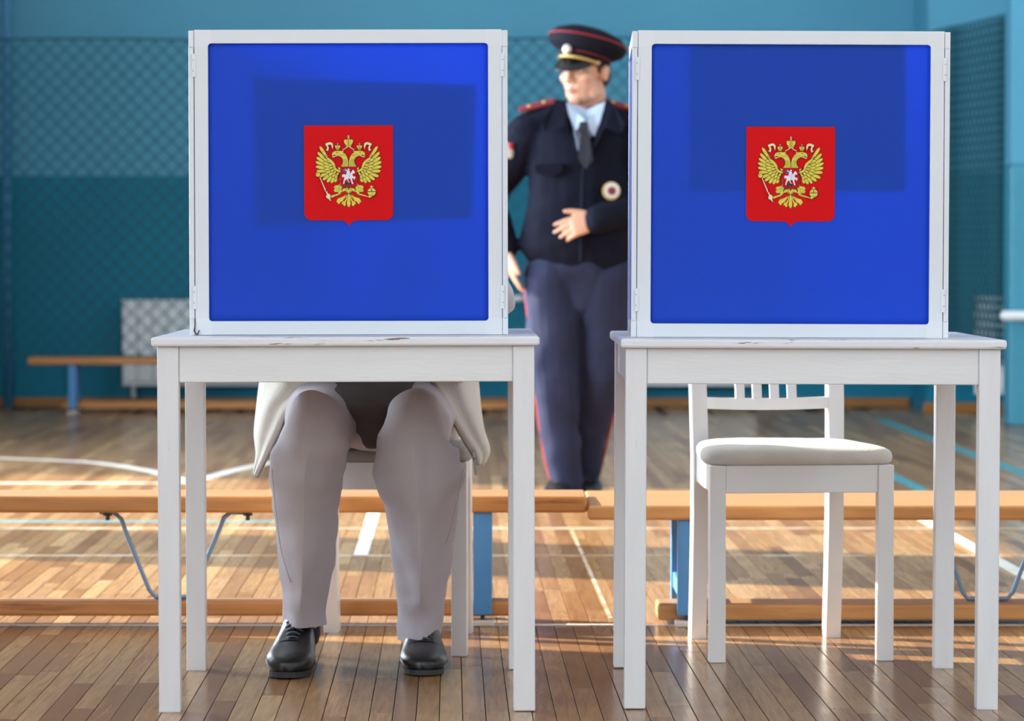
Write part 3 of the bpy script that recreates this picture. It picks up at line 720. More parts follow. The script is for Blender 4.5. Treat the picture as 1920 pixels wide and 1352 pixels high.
# instruction sheets fixed to the inside, showing through the film
def sheet(label, corners, pins):
    (a, b, c, d) = corners                 # tl, tr, br, bl
    rows = []
    for i in range(9):
        f = i / 8; r = []
        for j in range(9):
            q = j / 8
            p = a.lerp(b, q).lerp(d.lerp(c, q), f); p = p + Vector((0, 0.003 * math.sin(q * PI) * math.sin(f * PI), 0)); r.append(p)
        rows.append(r)
    o = obj('instruction_sheet', solid_sheet(rows, 0.0008), M_PAPER, smooth=True); tag(o, label, 'paper sheet')
    for p in pins:
        bm = bmesh.new(); tube(bm, [p + Vector((0, -0.003, 0)), p + Vector((0, -0.0005, 0))], 0.006, seg=12, cap=False); obj('pin', bm, M_DARK, o)
ys = YS1 + 0.0135
sheet('sheet fixed askew inside the left voting screen, showing as a dark rectangle', [P(475, 143, ys), P(888, 158, ys + .002), P(882, 408, ys), P(480, 422, ys)], [P(484, 153, ys), P(490, 409, ys), P(862, 398, ys)])
ys = YS2 + 0.0125
sheet('sheet hung straight inside the right voting screen, showing as a dark rectangle', [P(1292, 83, ys), P(1695, 84, ys), P(1696, 359, ys), P(1293, 359, ys)], [])
# twisted wire at the lower left corner of the left screen
bm = bmesh.new(); q = lambda x, y, d=-0.006: P(x, y, YS1 + d)
tube(bm, bez([q(365.5, 598, -0.001), q(365.5, 612), q(364, 620), q(367, 625), q(370, 627.5), q(372, 623), q(373.5, 620)], 4), 0.0012, side=(0, 1, 0), seg=6)
o = obj('tie_wire', bm, M_DARK, smooth=True); tag(o, 'short twisted dark wire at the lower corner of the left screen', 'wire')

# ------------------------------------------------------------------ chairs
def chair(label, front_c, rot, seat_m, group='white dining chairs'):
    """front_c: floor point midway between the front legs; local x right, y to the back"""
    t = thing('dining_chair', label, 'chair', front_c, (0, 0, rot), group)
    wf, wb, D, zs = 0.40, 0.345, 0.445, 0.424
    lw = 0.034
    for s in (-1, 1):
        xs = sorted((s * wf / 2, s * (wf / 2 - lw)))
        obj('leg', box(xs[0], xs[1], 0, lw, 0, zs, 0.002), M_CHAIR, t)
    for s in (-1, 1):          # back leg and stile in one curved piece
        b = bmesh.new(); prev = None
        for z, y, dx in ((0, D + 0.035, 0.0), (0.12, D + 0.018, 0.0), (0.28, D + 0.002, 0.0), (0.42, D, 0.0), (0.55, D + 0.012, 0.002), (0.7, D + 0.04, 0.004), (0.92, D + 0.095, 0.006)):
            xs = sorted((s * (wb / 2 + dx), s * (wb / 2 + dx - lw)))
            R = [b.verts.new(p) for p in ((xs[0], y - 0.018, z), (xs[1], y - 0.018, z), (xs[1], y + 0.034, z), (xs[0], y + 0.034, z))]
            if prev:
                for k in range(4): b.faces.new((prev[k], prev[(k + 1) % 4], R[(k + 1) % 4], R[k]))
            else: b.faces.new(R[::-1])
            prev = R
        b.faces.new(prev)
        obj('leg', b, M_CHAIR, t)['label'] = 'rear leg running up into the back stile'
    obj('apron', box(-wf / 2 + lw, wf / 2 - lw, 0.004, 0.024, zs - 0.06, zs, 0.002), M_CHAIR, t)
    obj('apron', box(-wb / 2 + lw, wb / 2 - lw, D - 0.012, D + 0.008, zs - 0.06, zs, 0.002), M_CHAIR, t)
    for s in (-1, 1):
        b = bmesh.new(); A = []
        for (y, w_) in ((lw, wf), (D - 0.016, wb)):
            xo, xi = s * (w_ / 2 - 0.006), s * (w_ / 2 - 0.026)
            A.append([b.verts.new(p) for p in ((xo, y, zs - 0.06), (xi, y, zs - 0.06), (xi, y, zs), (xo, y, zs))])
        for k in range(4): b.faces.new((A[0][k], A[0][(k + 1) % 4], A[1][(k + 1) % 4], A[1][k]))
        b.faces.new(A[0][::-1]); b.faces.new(A[1]); bmesh.ops.recalc_face_normals(b, faces=b.faces)
        obj('apron', b, M_CHAIR, t)
    # padded seat
    b = bmesh.new(); n = 64; cy = D / 2 - 0.012; prev = None
    for (k, z) in ((0.90, 0.0003), (0.965, 0.0005), (0.992, 0.006), (1.0, 0.015), (0.993, 0.024), (0.972, 0.0305), (0.93, 0.035), (0.84, 0.0385), (0.65, 0.041), (0.4, 0.0425), (0.15, 0.043)):
        R = []
        for i in range(n):
            a = 2 * PI * i / n; cx_, sy_ = math.cos(a), math.sin(a)
            q, f = math.copysign(abs(cx_) ** 0.30, cx_), math.copysign(abs(sy_) ** 0.30, sy_)
            hw = (wf / 2 + 0.016) * (1 - f) / 2 + (wb / 2 - 0.0) * (1 + f) / 2
            y = cy + f * (D / 2 - 0.006) * k; x = q * hw * (k if k > 0.9 else k)
            R.append(b.verts.new((x, y, zs + z + (0.0015 * mnoise.noise(Vector((x * 18, y * 18, 2))) if z > 0.003 else 0))))
        if prev:
            for i in range(n): b.faces.new((prev[i], prev[(i + 1) % n], R[(i + 1) % n], R[i]))
        else: b.faces.new(R[::-1])
        prev = R
    b.faces.new(prev)
    bmesh.ops.recalc_face_normals(b, faces=b.faces)
    obj('seat_cushion', b, seat_m, t, smooth=True)
    # back: lower rail, top rails, four slats
    def rail(z0, z1, y0, bow, name):
        rows_ = []; b = bmesh.new(); prev = None
        for i in range(13):
            q = -1 + 2 * i / 12; x = q * (wb / 2 - lw + 0.004); y = y0 + bow * (1 - q * q); dz = -0.004 * (1 - q * q)
            R = [b.verts.new(p) for p in ((x, y - 0.009, z0 + dz), (x, y + 0.011, z0 + dz), (x, y + 0.011, z1 + dz), (x, y - 0.009, z1 + dz))]
            if prev:
                for k in range(4): b.faces.new((prev[k], R[k], R[(k + 1) % 4], prev[(k + 1) % 4]))
            else: b.faces.new(R)
            prev = R
        b.faces.new(prev[::-1]); bmesh.ops.recalc_face_normals(b, faces=b.faces)
        return obj(name, b, M_CHAIR, t)
    rail(0.527, 0.553, D + 0.012, 0.016, 'back_rail')
    rail(0.85, 0.915, D + 0.086, 0.02, 'back_rail')
    for k in range(4):
        x = (-1.5 + k) * 0.040; b = bmesh.new(); q = x / (wb / 2 - lw); y0 = D + 0.013 + 0.016 * (1 - q * q); y1 = D + 0.087 + 0.02 * (1 - q * q)
        A = [[b.verts.new((x + sx * 0.010, yy + sy * 0.008, zz)) for sx, sy in ((-1, -1), (1, -1), (1, 1), (-1, 1))] for zz, yy in ((0.546, y0), (0.856, y1))]
        for m_ in range(4): b.faces.new((A[0][m_], A[0][(m_ + 1) % 4], A[1][(m_ + 1) % 4], A[1][m_]))
        bmesh.ops.recalc_face_normals(b, faces=b.faces); obj('back_slat', b, M_CHAIR, t)
    return t
fl, fr = G(1329, 1243), G(1678, 1240); fc = (fl + fr) / 2
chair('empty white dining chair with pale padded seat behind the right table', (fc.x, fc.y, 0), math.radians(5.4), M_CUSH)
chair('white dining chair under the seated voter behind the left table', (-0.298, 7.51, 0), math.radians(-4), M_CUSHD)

# ------------------------------------------------------------------ people
def head_into(bm, M):
    def e(c, r): ell(bm, M @ Vector(c), r, M.to_3x3())
    def t(p, r, side=(1, 0, 0)): tube(bm, [M @ Vector(q) for q in p], r, side=M.to_3x3() @ Vector(side), seg=10)
    e((0, 0.012, 0.03), (0.075, 0.095, 0.086)); e((0, -0.03, -0.028), (0.061, 0.06, 0.085)); e((0, -0.032, -0.076), (0.05, 0.05, 0.036))
    e((0, -0.074, -0.103), (0.021, 0.017, 0.016)); t([(0, -0.084, 0.018), (0, -0.100, -0.01), (0, -0.107, -0.028)], [0.008, 0.010, 0.0125])
    e((0.012, -0.096, -0.032), (0.009, 0.01, 0.008)); e((-0.012, -0.096, -0.032), (0.009, 0.01, 0.008))
    t([(-0.046, -0.070, 0.029), (-0.02, -0.086, 0.031), (0.02, -0.086, 0.031), (0.046, -0.070, 0.029)], 0.0105)
    for s in (-1, 1):
        e((s * 0.042, -0.058, -0.018), (0.022, 0.024, 0.022)); e((s * 0.050, -0.015, -0.07), (0.018, 0.03, 0.03))
        e((s * 0.078, 0.014, -0.004), (0.009, 0.019, 0.031)); e((s * 0.083, 0.020, 0.006), (0.007, 0.015, 0.018))
    t([(-0.022, -0.080, -0.060), (0, -0.089, -0.058), (0.022, -0.080, -0.060)], [0.005, 0.008, 0.005]); t([(-0.018, -0.080, -0.069), (0, -0.088, -0.070), (0.018, -0.080, -0.069)], [0.005, 0.008, 0.005])
    t([(0, 0.025, -0.03), (0, 0.035, -0.10), (0, 0.045, -0.19)], [0.054, 0.055, 0.062])
def face_children(root, M, hairmat):
    for s in (-1, 1):
        b = bmesh.new(); ell(b, M @ Vector((s * 0.030, -0.0715, 0.010)), (0.0125, 0.0125, 0.010), M.to_3x3(), 12, 8)
        ey = obj('eyeball', b, M_EYEW, root, smooth=True)
        b = bmesh.new(); ell(b, M @ Vector((s * 0.030, -0.0825, 0.010)), (0.006, 0.002, 0.006), M.to_3x3(), 10, 6); obj('iris', b, M_IRIS, ey, smooth=True)
        b = bmesh.new(); tube(b, [M @ Vector(p) for p in ((s * 0.014, -0.0945, 0.034), (s * 0.032, -0.090, 0.040), (s * 0.049, -0.073, 0.035))], [0.003, 0.0042, 0.0025], side=M.to_3x3() @ Vector((0, 0, 1)), seg=8)
        obj('eyebrow', b, hairmat, root, smooth=True)
    b = bmesh.new()
    tube(b, [M @ Vector(p) for p in ((-0.021, -0.0845, -0.0605), (0, -0.0945, -0.0595), (0.021, -0.0845, -0.0605))], [0.002, 0.0042, 0.002], side=M.to_3x3() @ Vector((0, 0, 1)), seg=8)
    tube(b, [M @ Vector(p) for p in ((-0.018, -0.0845, -0.068), (0, -0.0935, -0.0695), (0.018, -0.0845, -0.068))], [0.002, 0.0045, 0.002], side=M.to_3x3() @ Vector((0, 0, 1)), seg=8)
    obj('lips', b, M_LIPS, root, smooth=True)
def hand_into(bm, wrist, d, pn, ts, curl, thumb=(0.75, 0.6, 0.2), sc=1.0):
    """d: finger direction, pn: way the palm faces, ts: side of the thumb"""
    w = Vector(wrist); d = Vector(d).normalized(); pn = Vector(pn); pn = (pn - d * pn.dot(d)).normalized(); s = d.cross(pn); s = s if s.dot(Vector(ts)) > 0 else -s
    tube(bm, [w - d * 0.02 * sc, w + d * 0.02 * sc, w + d * 0.055 * sc, w + d * 0.088 * sc], [(0.026 * sc, 0.019 * sc), (0.033 * sc, 0.017 * sc), (0.040 * sc, 0.015 * sc), (0.039 * sc, 0.012 * sc)], side=s, seg=14)
    for k, (off, ln) in enumerate(((0.030, 0.070), (0.010, 0.080), (-0.010, 0.074), (-0.029, 0.058))):
        p = w + d * (0.085 - 0.004 * abs(k - 1)) * sc + s * off * sc; dd = (d + s * off * 1.6).normalized(); pts = [p - dd * 0.012 * sc, p]
        c = curl[k] if isinstance(curl, (list, tuple)) else curl
        ang = 0
        for j, f in enumerate((0.42, 0.33, 0.25)):
            ang += c * (0.8, 1.0, 0.7)[j]
            v = dd * math.cos(ang) + pn * math.sin(ang); p = p + v * ln * f * sc; pts.append(p)
        tube(bm, pts, [0.0095 * sc, 0.0092 * sc, 0.0086 * sc, 0.0080 * sc, 0.0068 * sc], side=s, seg=9)
    b0 = w + d * 0.022 * sc + s * 0.024 * sc + pn * 0.004 * sc
    v = (d * thumb[0] + s * thumb[1] + pn * thumb[2]).normalized(); b1 = b0 + v * 0.036 * sc; v2 = (v + d * 0.45).normalized(); b2 = b1 + v2 * 0.030 * sc; b3 = b2 + (v2 + d * 0.2).normalized() * 0.022 * sc
    tube(bm, [b0, b1, b2, b3], [0.0145 * sc, 0.0115 * sc, 0.0100 * sc, 0.0078 * sc], side=pn, seg=9)
def cloth_folds(amp, sx, sy, sz, seed=0):
    return lambda c: amp * (mnoise.noise(Vector((c.x * sx + seed, c.y * sy, c.z * sz))) + 0.5 * mnoise.noise(Vector((c.x * sx * 2.1, c.y * sy * 2.1 + seed, c.z * sz * 2.3))))
def shoe(parent, M, right=False):
    """black lace-up; local: toe at y=-0.28, heel y=0, sole at z=0; M places it"""
    sec = [(0.004, 0.020, 0.070, 0), (-0.012, 0.031, 0.098, 0), (-0.05, 0.0365, 0.116, 0), (-0.085, 0.038, 0.116, 0), (-0.115, 0.041, 0.098, 0), (-0.145, 0.0455, 0.078, 0), (-0.175, 0.0495, 0.064, 0), (-0.21, 0.051, 0.056, 0), (-0.24, 0.047, 0.049, 0), (-0.262, 0.037, 0.041, 0), (-0.275, 0.023, 0.033, 0), (-0.280, 0.010, 0.026, 0)]
    b = bmesh.new(); prev = None; n = 20
    for (y, hw, h, _) in sec:
        lift = 0.004 * max(0, (-y - 0.19) / 0.09) ** 1.5
        R = []
        for k in range(n):
            a = 2 * PI * k / n; cx, sz = math.cos(a), math.sin(a)
            x = hw * math.copysign(abs(cx) ** 0.75, cx) * (1 - 0.28 * max(0, sz) * (1.25 if y > -0.13 else 0.6)); z = 0.009 + lift + (h - 0.009) * (0.5 + 0.5 * math.copysign(abs(sz) ** 0.7, sz))
            R.append(b.verts.new(M @ Vector((x, y, z))))
        if prev:
            for k in range(n): b.faces.new((prev[k], prev[(k + 1) % n], R[(k + 1) % n], R[k]))
        else: b.faces.new(R)
        prev = R
    b.faces.new(prev[::-1]); bmesh.ops.recalc_face_normals(b, faces=b.faces)
    bmesh.ops.subdivide_edges(b, edges=b.edges, cuts=1, use_grid_fill=True, smooth=0.6)
    up = obj('shoe', b, M_SHOE, parent, smooth=True); up['label'] = 'black leather lace-up shoe'
    b = bmesh.new(); A = []; B = []
    outl = [(-0.281, 0.009), (-0.276, 0.022), (-0.263, 0.035), (-0.241, 0.045), (-0.21, 0.049), (-0.17, 0.048), (-0.12, 0.044), (-0.07, 0.039), (-0.02, 0.036), (0.004, 0.022)]
    ring = [(w_, y) for y, w_ in outl] + [(-w_, y) for y, w_ in reversed(outl)]
    for w_, y in ring:
        w_ *= 0.9
        lift = 0.004 * max(0, (-y - 0.19) / 0.09) ** 1.5
        A.append(b.verts.new(M @ Vector((w_, y, lift * 0.8)))); B.append(b.verts.new(M @ Vector((w_, y, 0.010 + lift))))
    b.faces.new(A); b.faces.new(B[::-1])
    for i in range(len(ring)): b.faces.new((A[i], A[(i + 1) % len(ring)], B[(i + 1) % len(ring)], B[i]))
    bmesh.ops.recalc_face_normals(b, faces=b.faces); obj('sole', b, M_SOLE, up)
    for k in range(5):
        y = -0.116 - 0.0115 * k; z = 0.0975 - 0.0075 * k
        b = bmesh.new(); tube(b, bez([M @ Vector(p) for p in ((-0.019, y, z - 0.005), (0, y - 0.003, z + 0.003), (0.019, y, z - 0.005))], 4), 0.0021, side=M.to_3x3() @ Vector((0, 0, 1)), seg=6); obj('lace', b, M_LACE, up, smooth=True)
    # seam line between quarter and vamp
    b = bmesh.new(); tube(b, bez([M @ Vector(p) for p in ((-0.0505, -0.19, 0.020), (-0.044, -0.183, 0.046), (-0.024, -0.177, 0.061), (0, -0.175, 0.0655), (0.024, -0.177, 0.061), (0.044, -0.183, 0.046), (0.0505, -0.19, 0.020))], 4), 0.0013, side=M.to_3x3() @ Vector((0, 0, 1)), seg=6); obj('seam', b, M_VISOR, up, smooth=True)
    return up
def leg_loft(path, n=56, crease=0.010, folds=0.004, seed=0, hem=0.0):
    """path: list of (center, half width, half depth); lateral axis = world X; front crease"""
    C_ = [Vector(p[0]) for p in path]; m = len(C_); cs = bez(C_, 5); ws = bez([Vector((p[1], p[2], 0)) for p in path], 5)
    bm = bmesh.new(); rings = []
    for i, c in enumerate(cs):
        t = (cs[min(i + 1, len(cs) - 1)] - cs[max(i - 1, 0)]).normalized(); s = Vector((1, 0, 0)); s = (s - t * s.dot(t)).normalized(); u = t.cross(s)   # u = forward for downward t
        if u.y > 0.2 and abs(t.z) > 0.6: u = -u
        f = i / (len(cs) - 1)
        if f > 0.8:
            t = t.lerp(V(0, 0, -1), min(1, (f - 0.8) / 0.12)).normalized(); s = (V(1, 0, 0) - t * t.x).normalized(); u = t.cross(s); u = -u if u.y > 0 else u
        R = []
        for k in range(n):
            a = 2 * PI * k / n + PI / 2
            q = math.cos(a); w = math.sin(a)
            kn = min(1.0, max(0.0, (f - 0.36) / 0.16)); kn *= 1 - 0.55 * max(0, (f - 0.8) / 0.2); ef = 1.0 + 0.72 * kn if w > 0 else 1.0 + 0.15 * kn
            p = c + s * (ws[i][0] * math.copysign(abs(q) ** ef, q)) + u * ((ws[i][1] + crease * kn) * math.copysign(abs(w) ** ef, w))
            nr = (s * q + u * w)
            p = p + nr * folds * (mnoise.noise(Vector((p.x * 14 + seed, p.y * 14, p.z * 5))) + 0.6 * mnoise.noise(Vector((p.x * 9 + seed, p.y * 9, p.z * 26 + seed))))
            kz = math.exp(-((f - 0.5) / 0.13) ** 2)
            p = p + nr * 0.0024 * kz * math.sin(p.z * 95 + p.x * 60 * (1 if seed < 3 else -1) + 2.5 * mnoise.noise(p * 9)) * (0.35 + 0.65 * abs(q))
            R.append(bm.verts.new(p))
        rings.append(R)
    for a, b in zip(rings[:-1], rings[1:]):
        for k in range(n): bm.faces.new((a[k], a[(k + 1) % n], b[(k + 1) % n], b[k]))
    bm.faces.new(rings[0][::-1])
    # turned-in hem
    R = [bm.verts.new(v.co.lerp(cs[-1], 0.12) + Vector((0, 0, 0.012))) for v in rings[-1]]
    for k in range(n): bm.faces.new((rings[-1][k], rings[-1][(k + 1) % n], R[(k + 1) % n], R[k]))
    bm.faces.new(R)
    bmesh.ops.recalc_face_normals(bm, faces=bm.faces)
    return bm

# --- seated voter (world coordinates)
HX = -0.305
hip = V(HX, 7.64, 0.535)
LK, RK = P(582, 795, 7.17), P(788, 800, 7.20)
LA, RA = P(566, 1165, 7.29), P(787, 1195, 7.35)
HM = Matrix.Translation((HX + 0.01, 7.36, 1.20)) @ Matrix.Rotation(math.radians(38), 4, 'X')
bm = bmesh.new(); head_into(bm, HM)
tube(bm, [(HX, 7.64, 0.52), (HX, 7.63, 0.66), (HX, 7.58, 0.82), (HX, 7.53, 0.96), (HX, 7.49, 1.05)], [(0.15, 0.10), (0.15, 0.10), (0.16, 0.105), (0.17, 0.1), (0.13, 0.07)], side=(1, 0, 0), seg=18)
tube(bm, [(HX, 7.49, 1.02), (HX, 7.45, 1.08), HM @ Vector((0, 0.03, -0.10))], [0.065, 0.058, 0.055])
SHL, SHR = V(HX - 0.185, 7.50, 1.0), V(HX + 0.185, 7.50, 1.0)
ELL_, ELR = V(-0.60, 7.33, 0.80), V(-0.052, 7.345, 0.778)
WRL, WRR = V(-0.43, 7.10, 0.765), V(-0.20, 7.09, 0.765)
for a, b, c in ((SHL, ELL_, WRL), (SHR, ELR, WRR)): tube(bm, [a, (a + b) / 2, b, (b + c) / 2, c], [0.052, 0.046, 0.040, 0.037, 0.027])
hand_into(bm, WRL, (0.5, -0.8, -0.12), (0.1, 0, -1), (1, 0, 0), [0.35, 0.4, 0.45, 0.5]); hand_into(bm, WRR, (-0.45, -0.85, -0.1), (-0.3, 0, -1), (-1, 0, 0), [0.55, 0.6, 0.65, 0.7])
for s, k_, a_ in ((-1, LK, LA), (1, RK, RA)):
    h_ = V(HX + s * 0.095, 7.62, 0.525); tube(bm, [h_, (h_ + k_) / 2, k_ + V(0, 0.02, -0.02), (k_ + a_) / 2 + V(0, 0.03, 0), a_ + V(0, 0.03, -0.03)], [0.078, 0.068, 0.052, 0.045, 0.034])
    tube(bm, [V(a_.x, a_.y + 0.035, 0.06), V(a_.x, a_.y - 0.08, 0.04)], [0.026, 0.022])
voter = obj('person', remesh(bm, 0.005, 5), M_SKIN)
tag(voter, 'person seated at the left table in grey trousers, beige jacket and black shoes, head hidden', 'person')
face_children(voter, HM, M_GREYHAIR)
bm = bmesh.new(); R3 = HM.to_3x3(); ell(bm, HM @ V(0, 0.022, 0.045), (0.081, 0.092, 0.083), R3, 24, 16); ell(bm, HM @ V(0, 0.055, -0.01), (0.074, 0.058, 0.075), R3, 20, 12)
obj('hair', remesh(bm, 0.006, 3, cloth_folds(0.004, 60, 60, 60)), M_GREYHAIR, voter)
# trousers
def legpath(h_, k_, a_, spec): return [(h_, 0.098, 0.088), ((h_ * 0.5 + k_ * 0.5) + V(0, 0.02, 0.0), 0.084, 0.080)] + spec
def row(l, r, py, Y, d): a, b = P(l, py, Y), P(r, py, Y); return ((a + b) / 2, (b.x - a.x) / 2, d)
Lspec = [(V(LK.x + 0.01, 7.27, 0.505), 0.066, 0.070), (P(590, 800, 7.205), 0.060, 0.078)] + [row(516, 650, 840, 7.19, 0.084), row(505, 644, 885, 7.195, 0.084), row(511, 637, 960, 7.225, 0.076), row(518, 624, 1060, 7.26, 0.072), row(527, 608, 1130, 7.285, 0.070), row(530, 605, 1171, 7.30, 0.072)]
Rspec = [(V(RK.x - 0.005, 7.29, 0.505), 0.068, 0.072), (P(782, 800, 7.225), 0.062, 0.080)] + [row(704, 852, 840, 7.21, 0.086), row(700, 870, 885, 7.215, 0.086), row(722, 857, 960, 7.25, 0.078), row(737, 843, 1060, 7.29, 0.074), row(742, 837, 1130, 7.325, 0.074), row(743, 831, 1199, 7.345, 0.078)]
bm = bmesh.new()
join(bm, leg_loft(legpath(V(HX - 0.085, 7.64, 0.53), LK, LA, Lspec), seed=1, crease=0.016, folds=0.009)); join(bm, leg_loft(legpath(V(HX + 0.085, 7.64, 0.53), RK, RA, Rspec), seed=5, crease=0.016, folds=0.009))
tube(bm, [(HX + 0.01, 7.60, 0.52), (HX + 0.008, 7.46, 0.505), (HX + 0.008, 7.38, 0.50)], [(0.13, 0.07), (0.10, 0.055), (0.07, 0.035)], side=(1, 0, 0), seg=20)
tube(bm, [(HX - 0.12, 7.66, 0.545), (HX, 7.65, 0.54), (HX + 0.12, 7.66, 0.545)], [0.09, 0.095, 0.09], side=(0, 0, 1), seg=16)
tube(bm, [(HX, 7.66, 0.54), (HX, 7.66, 0.66)], [(0.17, 0.12), (0.17, 0.115)], side=(1, 0, 0), seg=18)
tr = obj('trousers', bm, M_TROU, voter, smooth=True); tr.data.set_sharp_from_angle(angle=math.radians(38)); tr['label'] = 'grey pressed trousers'
def seam(pts, name='seam', m=M_SEAM, r=0.0007):
    b = bmesh.new(); tube(b, bez(pts, 5), r, side=(0, 1, 0.01), seg=5); return obj(name, b, m, tr, smooth=True)
seam([P(509, 870, 7.19), P(512, 905, 7.175), P(518, 960, 7.175), P(527, 1030, 7.20), P(545, 1092, 7.215)])
seam([P(868, 880, 7.19), P(858, 930, 7.19), P(846, 985, 7.205), P(836, 1020, 7.22)])
shoe(voter, Matrix.Translation((P(551, 1270, 7.1).x, 7.385, 0)) @ Matrix.Rotation(math.radians(-3), 4, 'Z') @ Matrix.Diagonal((0.98, 1.06, 1.08, 1)))
shoe(voter, Matrix.Translation((P(786, 1260, 7.15).x, 7.435, 0)) @ Matrix.Rotation(math.radians(2), 4, 'Z') @ Matrix.Diagonal((0.98, 1.06, 0.96, 1)))
for nm, a_ in (('sock', LA), ('sock', RA)):
    b = bmesh.new(); tube(b, [V(a_.x, a_.y + 0.03, 0.07), V(a_.x, a_.y + 0.025, 0.19)], 0.038, seg=14); obj(nm, b, M_TIE, voter, smooth=True)
# pullover
bm = bmesh.new()
tube(bm, [(HX + 0.01, 7.52, 0.535), (HX + 0.01, 7.55, 0.60), (HX + 0.01, 7.55, 0.72), (HX, 7.52, 0.88), (HX, 7.48, 1.02)], [(0.145, 0.10), (0.16, 0.14), (0.16, 0.14), (0.165, 0.12), (0.12, 0.085)], side=(1, 0, 0), seg=20)
tube(bm, [(HX + 0.01, 7.46, 0.575), (HX + 0.01, 7.36, 0.565), (HX + 0.01, 7.325, 0.545)], [(0.135, 0.045), (0.115, 0.035), (0.08, 0.022)], side=(1, 0, 0), seg=14)
tube(bm, [(HX + 0.01, 7.42, 0.56), (HX + 0.01, 7.345, 0.53), (HX + 0.008, 7.34, 0.48)], [(0.10, 0.05), (0.068, 0.03), (0.022, 0.015)], side=(1, 0, 0), seg=14)  # dark tongue over the crotch stands in for shade between the thighs
obj('pullover', remesh(bm, 0.007, 5, cloth_folds(0.007, 8, 8, 22, 3)), M_SWEAT, voter)['label'] = 'dark grey pullover, its low tongue filling in shade between the thighs'
# jacket: back, shoulders, sleeves, open front, hanging flaps
bm = bmesh.new()
tube(bm, [(HX, 7.70, 0.50), (HX, 7.69, 0.66), (HX, 7.64, 0.84), (HX, 7.57, 0.99), (HX, 7.50, 1.07)], [(0.20, 0.11), (0.20, 0.115), (0.205, 0.115), (0.20, 0.105), (0.12, 0.07)], side=(1, 0, 0), seg=20)
for a, b, c in ((SHL, ELL_, WRL), (SHR, ELR, WRR)): tube(bm, [a, (a + b) / 2, b, (b + c) / 2, c.lerp(b, 0.08)], [0.075, 0.066, 0.058, 0.052, 0.042], seg=16)
for s, yy in ((-1, 7.50), (1, 7.50)): tube(bm, [(HX + s * 0.15, 7.53, 0.98), (HX + s * 0.175, 7.50, 0.80), (HX + s * 0.19, 7.50, 0.62)], [(0.03, 0.07), (0.025, 0.08), (0.022, 0.09)], side=(1, 0, 0), seg=14)
jk = obj('jacket', remesh(bm, 0.007, 5, cloth_folds(0.010, 9, 9, 16, 7)), M_JACK, voter); jk['label'] = 'open beige zip jacket'
def flap(outer, inner, n=9):
    o_, i_ = bez(outer, 5), bez(inner, 5); m = min(len(o_), len(i_)); rows = []
    for k in range(m):
        r = []
        for j in range(n + 1):
            f = j / n; p = o_[k].lerp(i_[k], f); p = p + V(0, -0.028 * math.sin(f * PI) + 0.010 * math.sin(f * 9 + k * 0.18), 0); r.append(p)
        rows.append(r)
    o = obj('jacket_flap', solid_sheet(rows, 0.004), M_JACK, jk, smooth=True)
    return i_
iL = flap([P(492, 690, 7.56), P(486, 722, 7.54), P(481, 765, 7.50), P(477, 812, 7.46), P(481, 852, 7.42), P(476, 888, 7.38)],
          [P(625, 690, 7.44), P(596, 722, 7.42), P(546, 760, 7.40), P(528, 800, 7.38), P(505, 848, 7.37), P(482, 893, 7.37)])
iR = flap([P(893, 690, 7.58), P(897, 722, 7.56), P(901, 765, 7.52), P(907, 805, 7.48), P(918, 845, 7.46), P(906, 872, 7.43)],
          [P(800, 690, 7.46), P(816, 722, 7.44), P(838, 765, 7.42), P(862, 812, 7.41), P(884, 848, 7.41), P(893, 868, 7.42)])
for pts in (iL, iR):
    b = bmesh.new(); tube(b, [p + V(0, -0.004, 0) for p in pts], [(0.004, 0.0025)] * len(pts), side=(1, 0, 0.3), seg=6); obj('zip_tape', b, M_ZIP, jk, smooth=True)
b = bmesh.new(); q = P(889, 850, 7.40); box(q.x - 0.004, q.x + 0.004, q.y - 0.008, q.y - 0.001, q.z - 0.010, q.z + 0.006, 0.001, bm=b); tube(b, [q + V(0.002, -0.005, -0.012), q + V(0.004, -0.005, -0.045)], [(0.0035, 0.0015), (0.003, 0.0015)], side=(1, 0, 0), seg=6)
obj('zip_pull', b, M_STEEL, jk)

# --- standing police officer (local: origin on the floor, facing -Y, x to the right of the picture)
OY = 12.4; OX = X_(1085, OY)
OM = Matrix.Translation((OX, OY, 0))
def Q(px, py, dy=0.0):          # figure point measured on the photo, at a depth offset from the body axis
    p = P(px, py, OY + dy); return V(p.x - OX, p.y - OY, p.z)
yaw = math.radians(-36)
HO = Matrix.Translation((0.022, -0.01, 1.535)) @ Matrix.Rotation(yaw, 4, 'Z') @ Matrix.Rotation(math.radians(2), 4, 'X')
bm = bmesh.new(); head_into(bm, HO)
tube(bm, [(0, 0, 0.82), (0, 0, 1.0), (0, 0, 1.18), (0, 0.01, 1.30), (0, 0.02, 1.38)], [(0.14, 0.095), (0.135, 0.09), (0.15, 0.1), (0.16, 0.09), (0.07, 0.06)], side=(1, 0, 0), seg=18)
tube(bm, [(0.01, 0.02, 1.34), (0.018, 0.02, 1.45)], [0.06, 0.056])
A_S, A_E, A_W = V(-0.185, 0.01, 1.315), V(-0.315, 0.06, 1.08), V(-0.262, -0.03, 0.895)
B_S, B_E, B_W = V(0.19, 0.01, 1.315), V(0.285, 0.02, 1.07), V(0.062, -0.20, 1.008)
for a, b, c in ((A_S, A_E, A_W), (B_S, B_E, B_W)): tube(bm, [a, (a + b) / 2, b, (b + c) / 2, c], [0.055, 0.048, 0.042, 0.038, 0.028])
hand_into(bm, A_W, (0.28, -0.2, -1.0), (1, 0.1, 0.2), (0.1, -1, 0.1), [0.12, 0.16, 0.2, 0.25], thumb=(0.85, 0.35, 0.2), sc=0.98)
hand_into(bm, B_W, (-0.93, -0.15, -0.30), (-0.25, 0.9, -0.35), (-0.2, 0, 1), [0.18, 0.30, 0.38, 0.42], thumb=(0.8, 0.55, -0.05), sc=1.0)
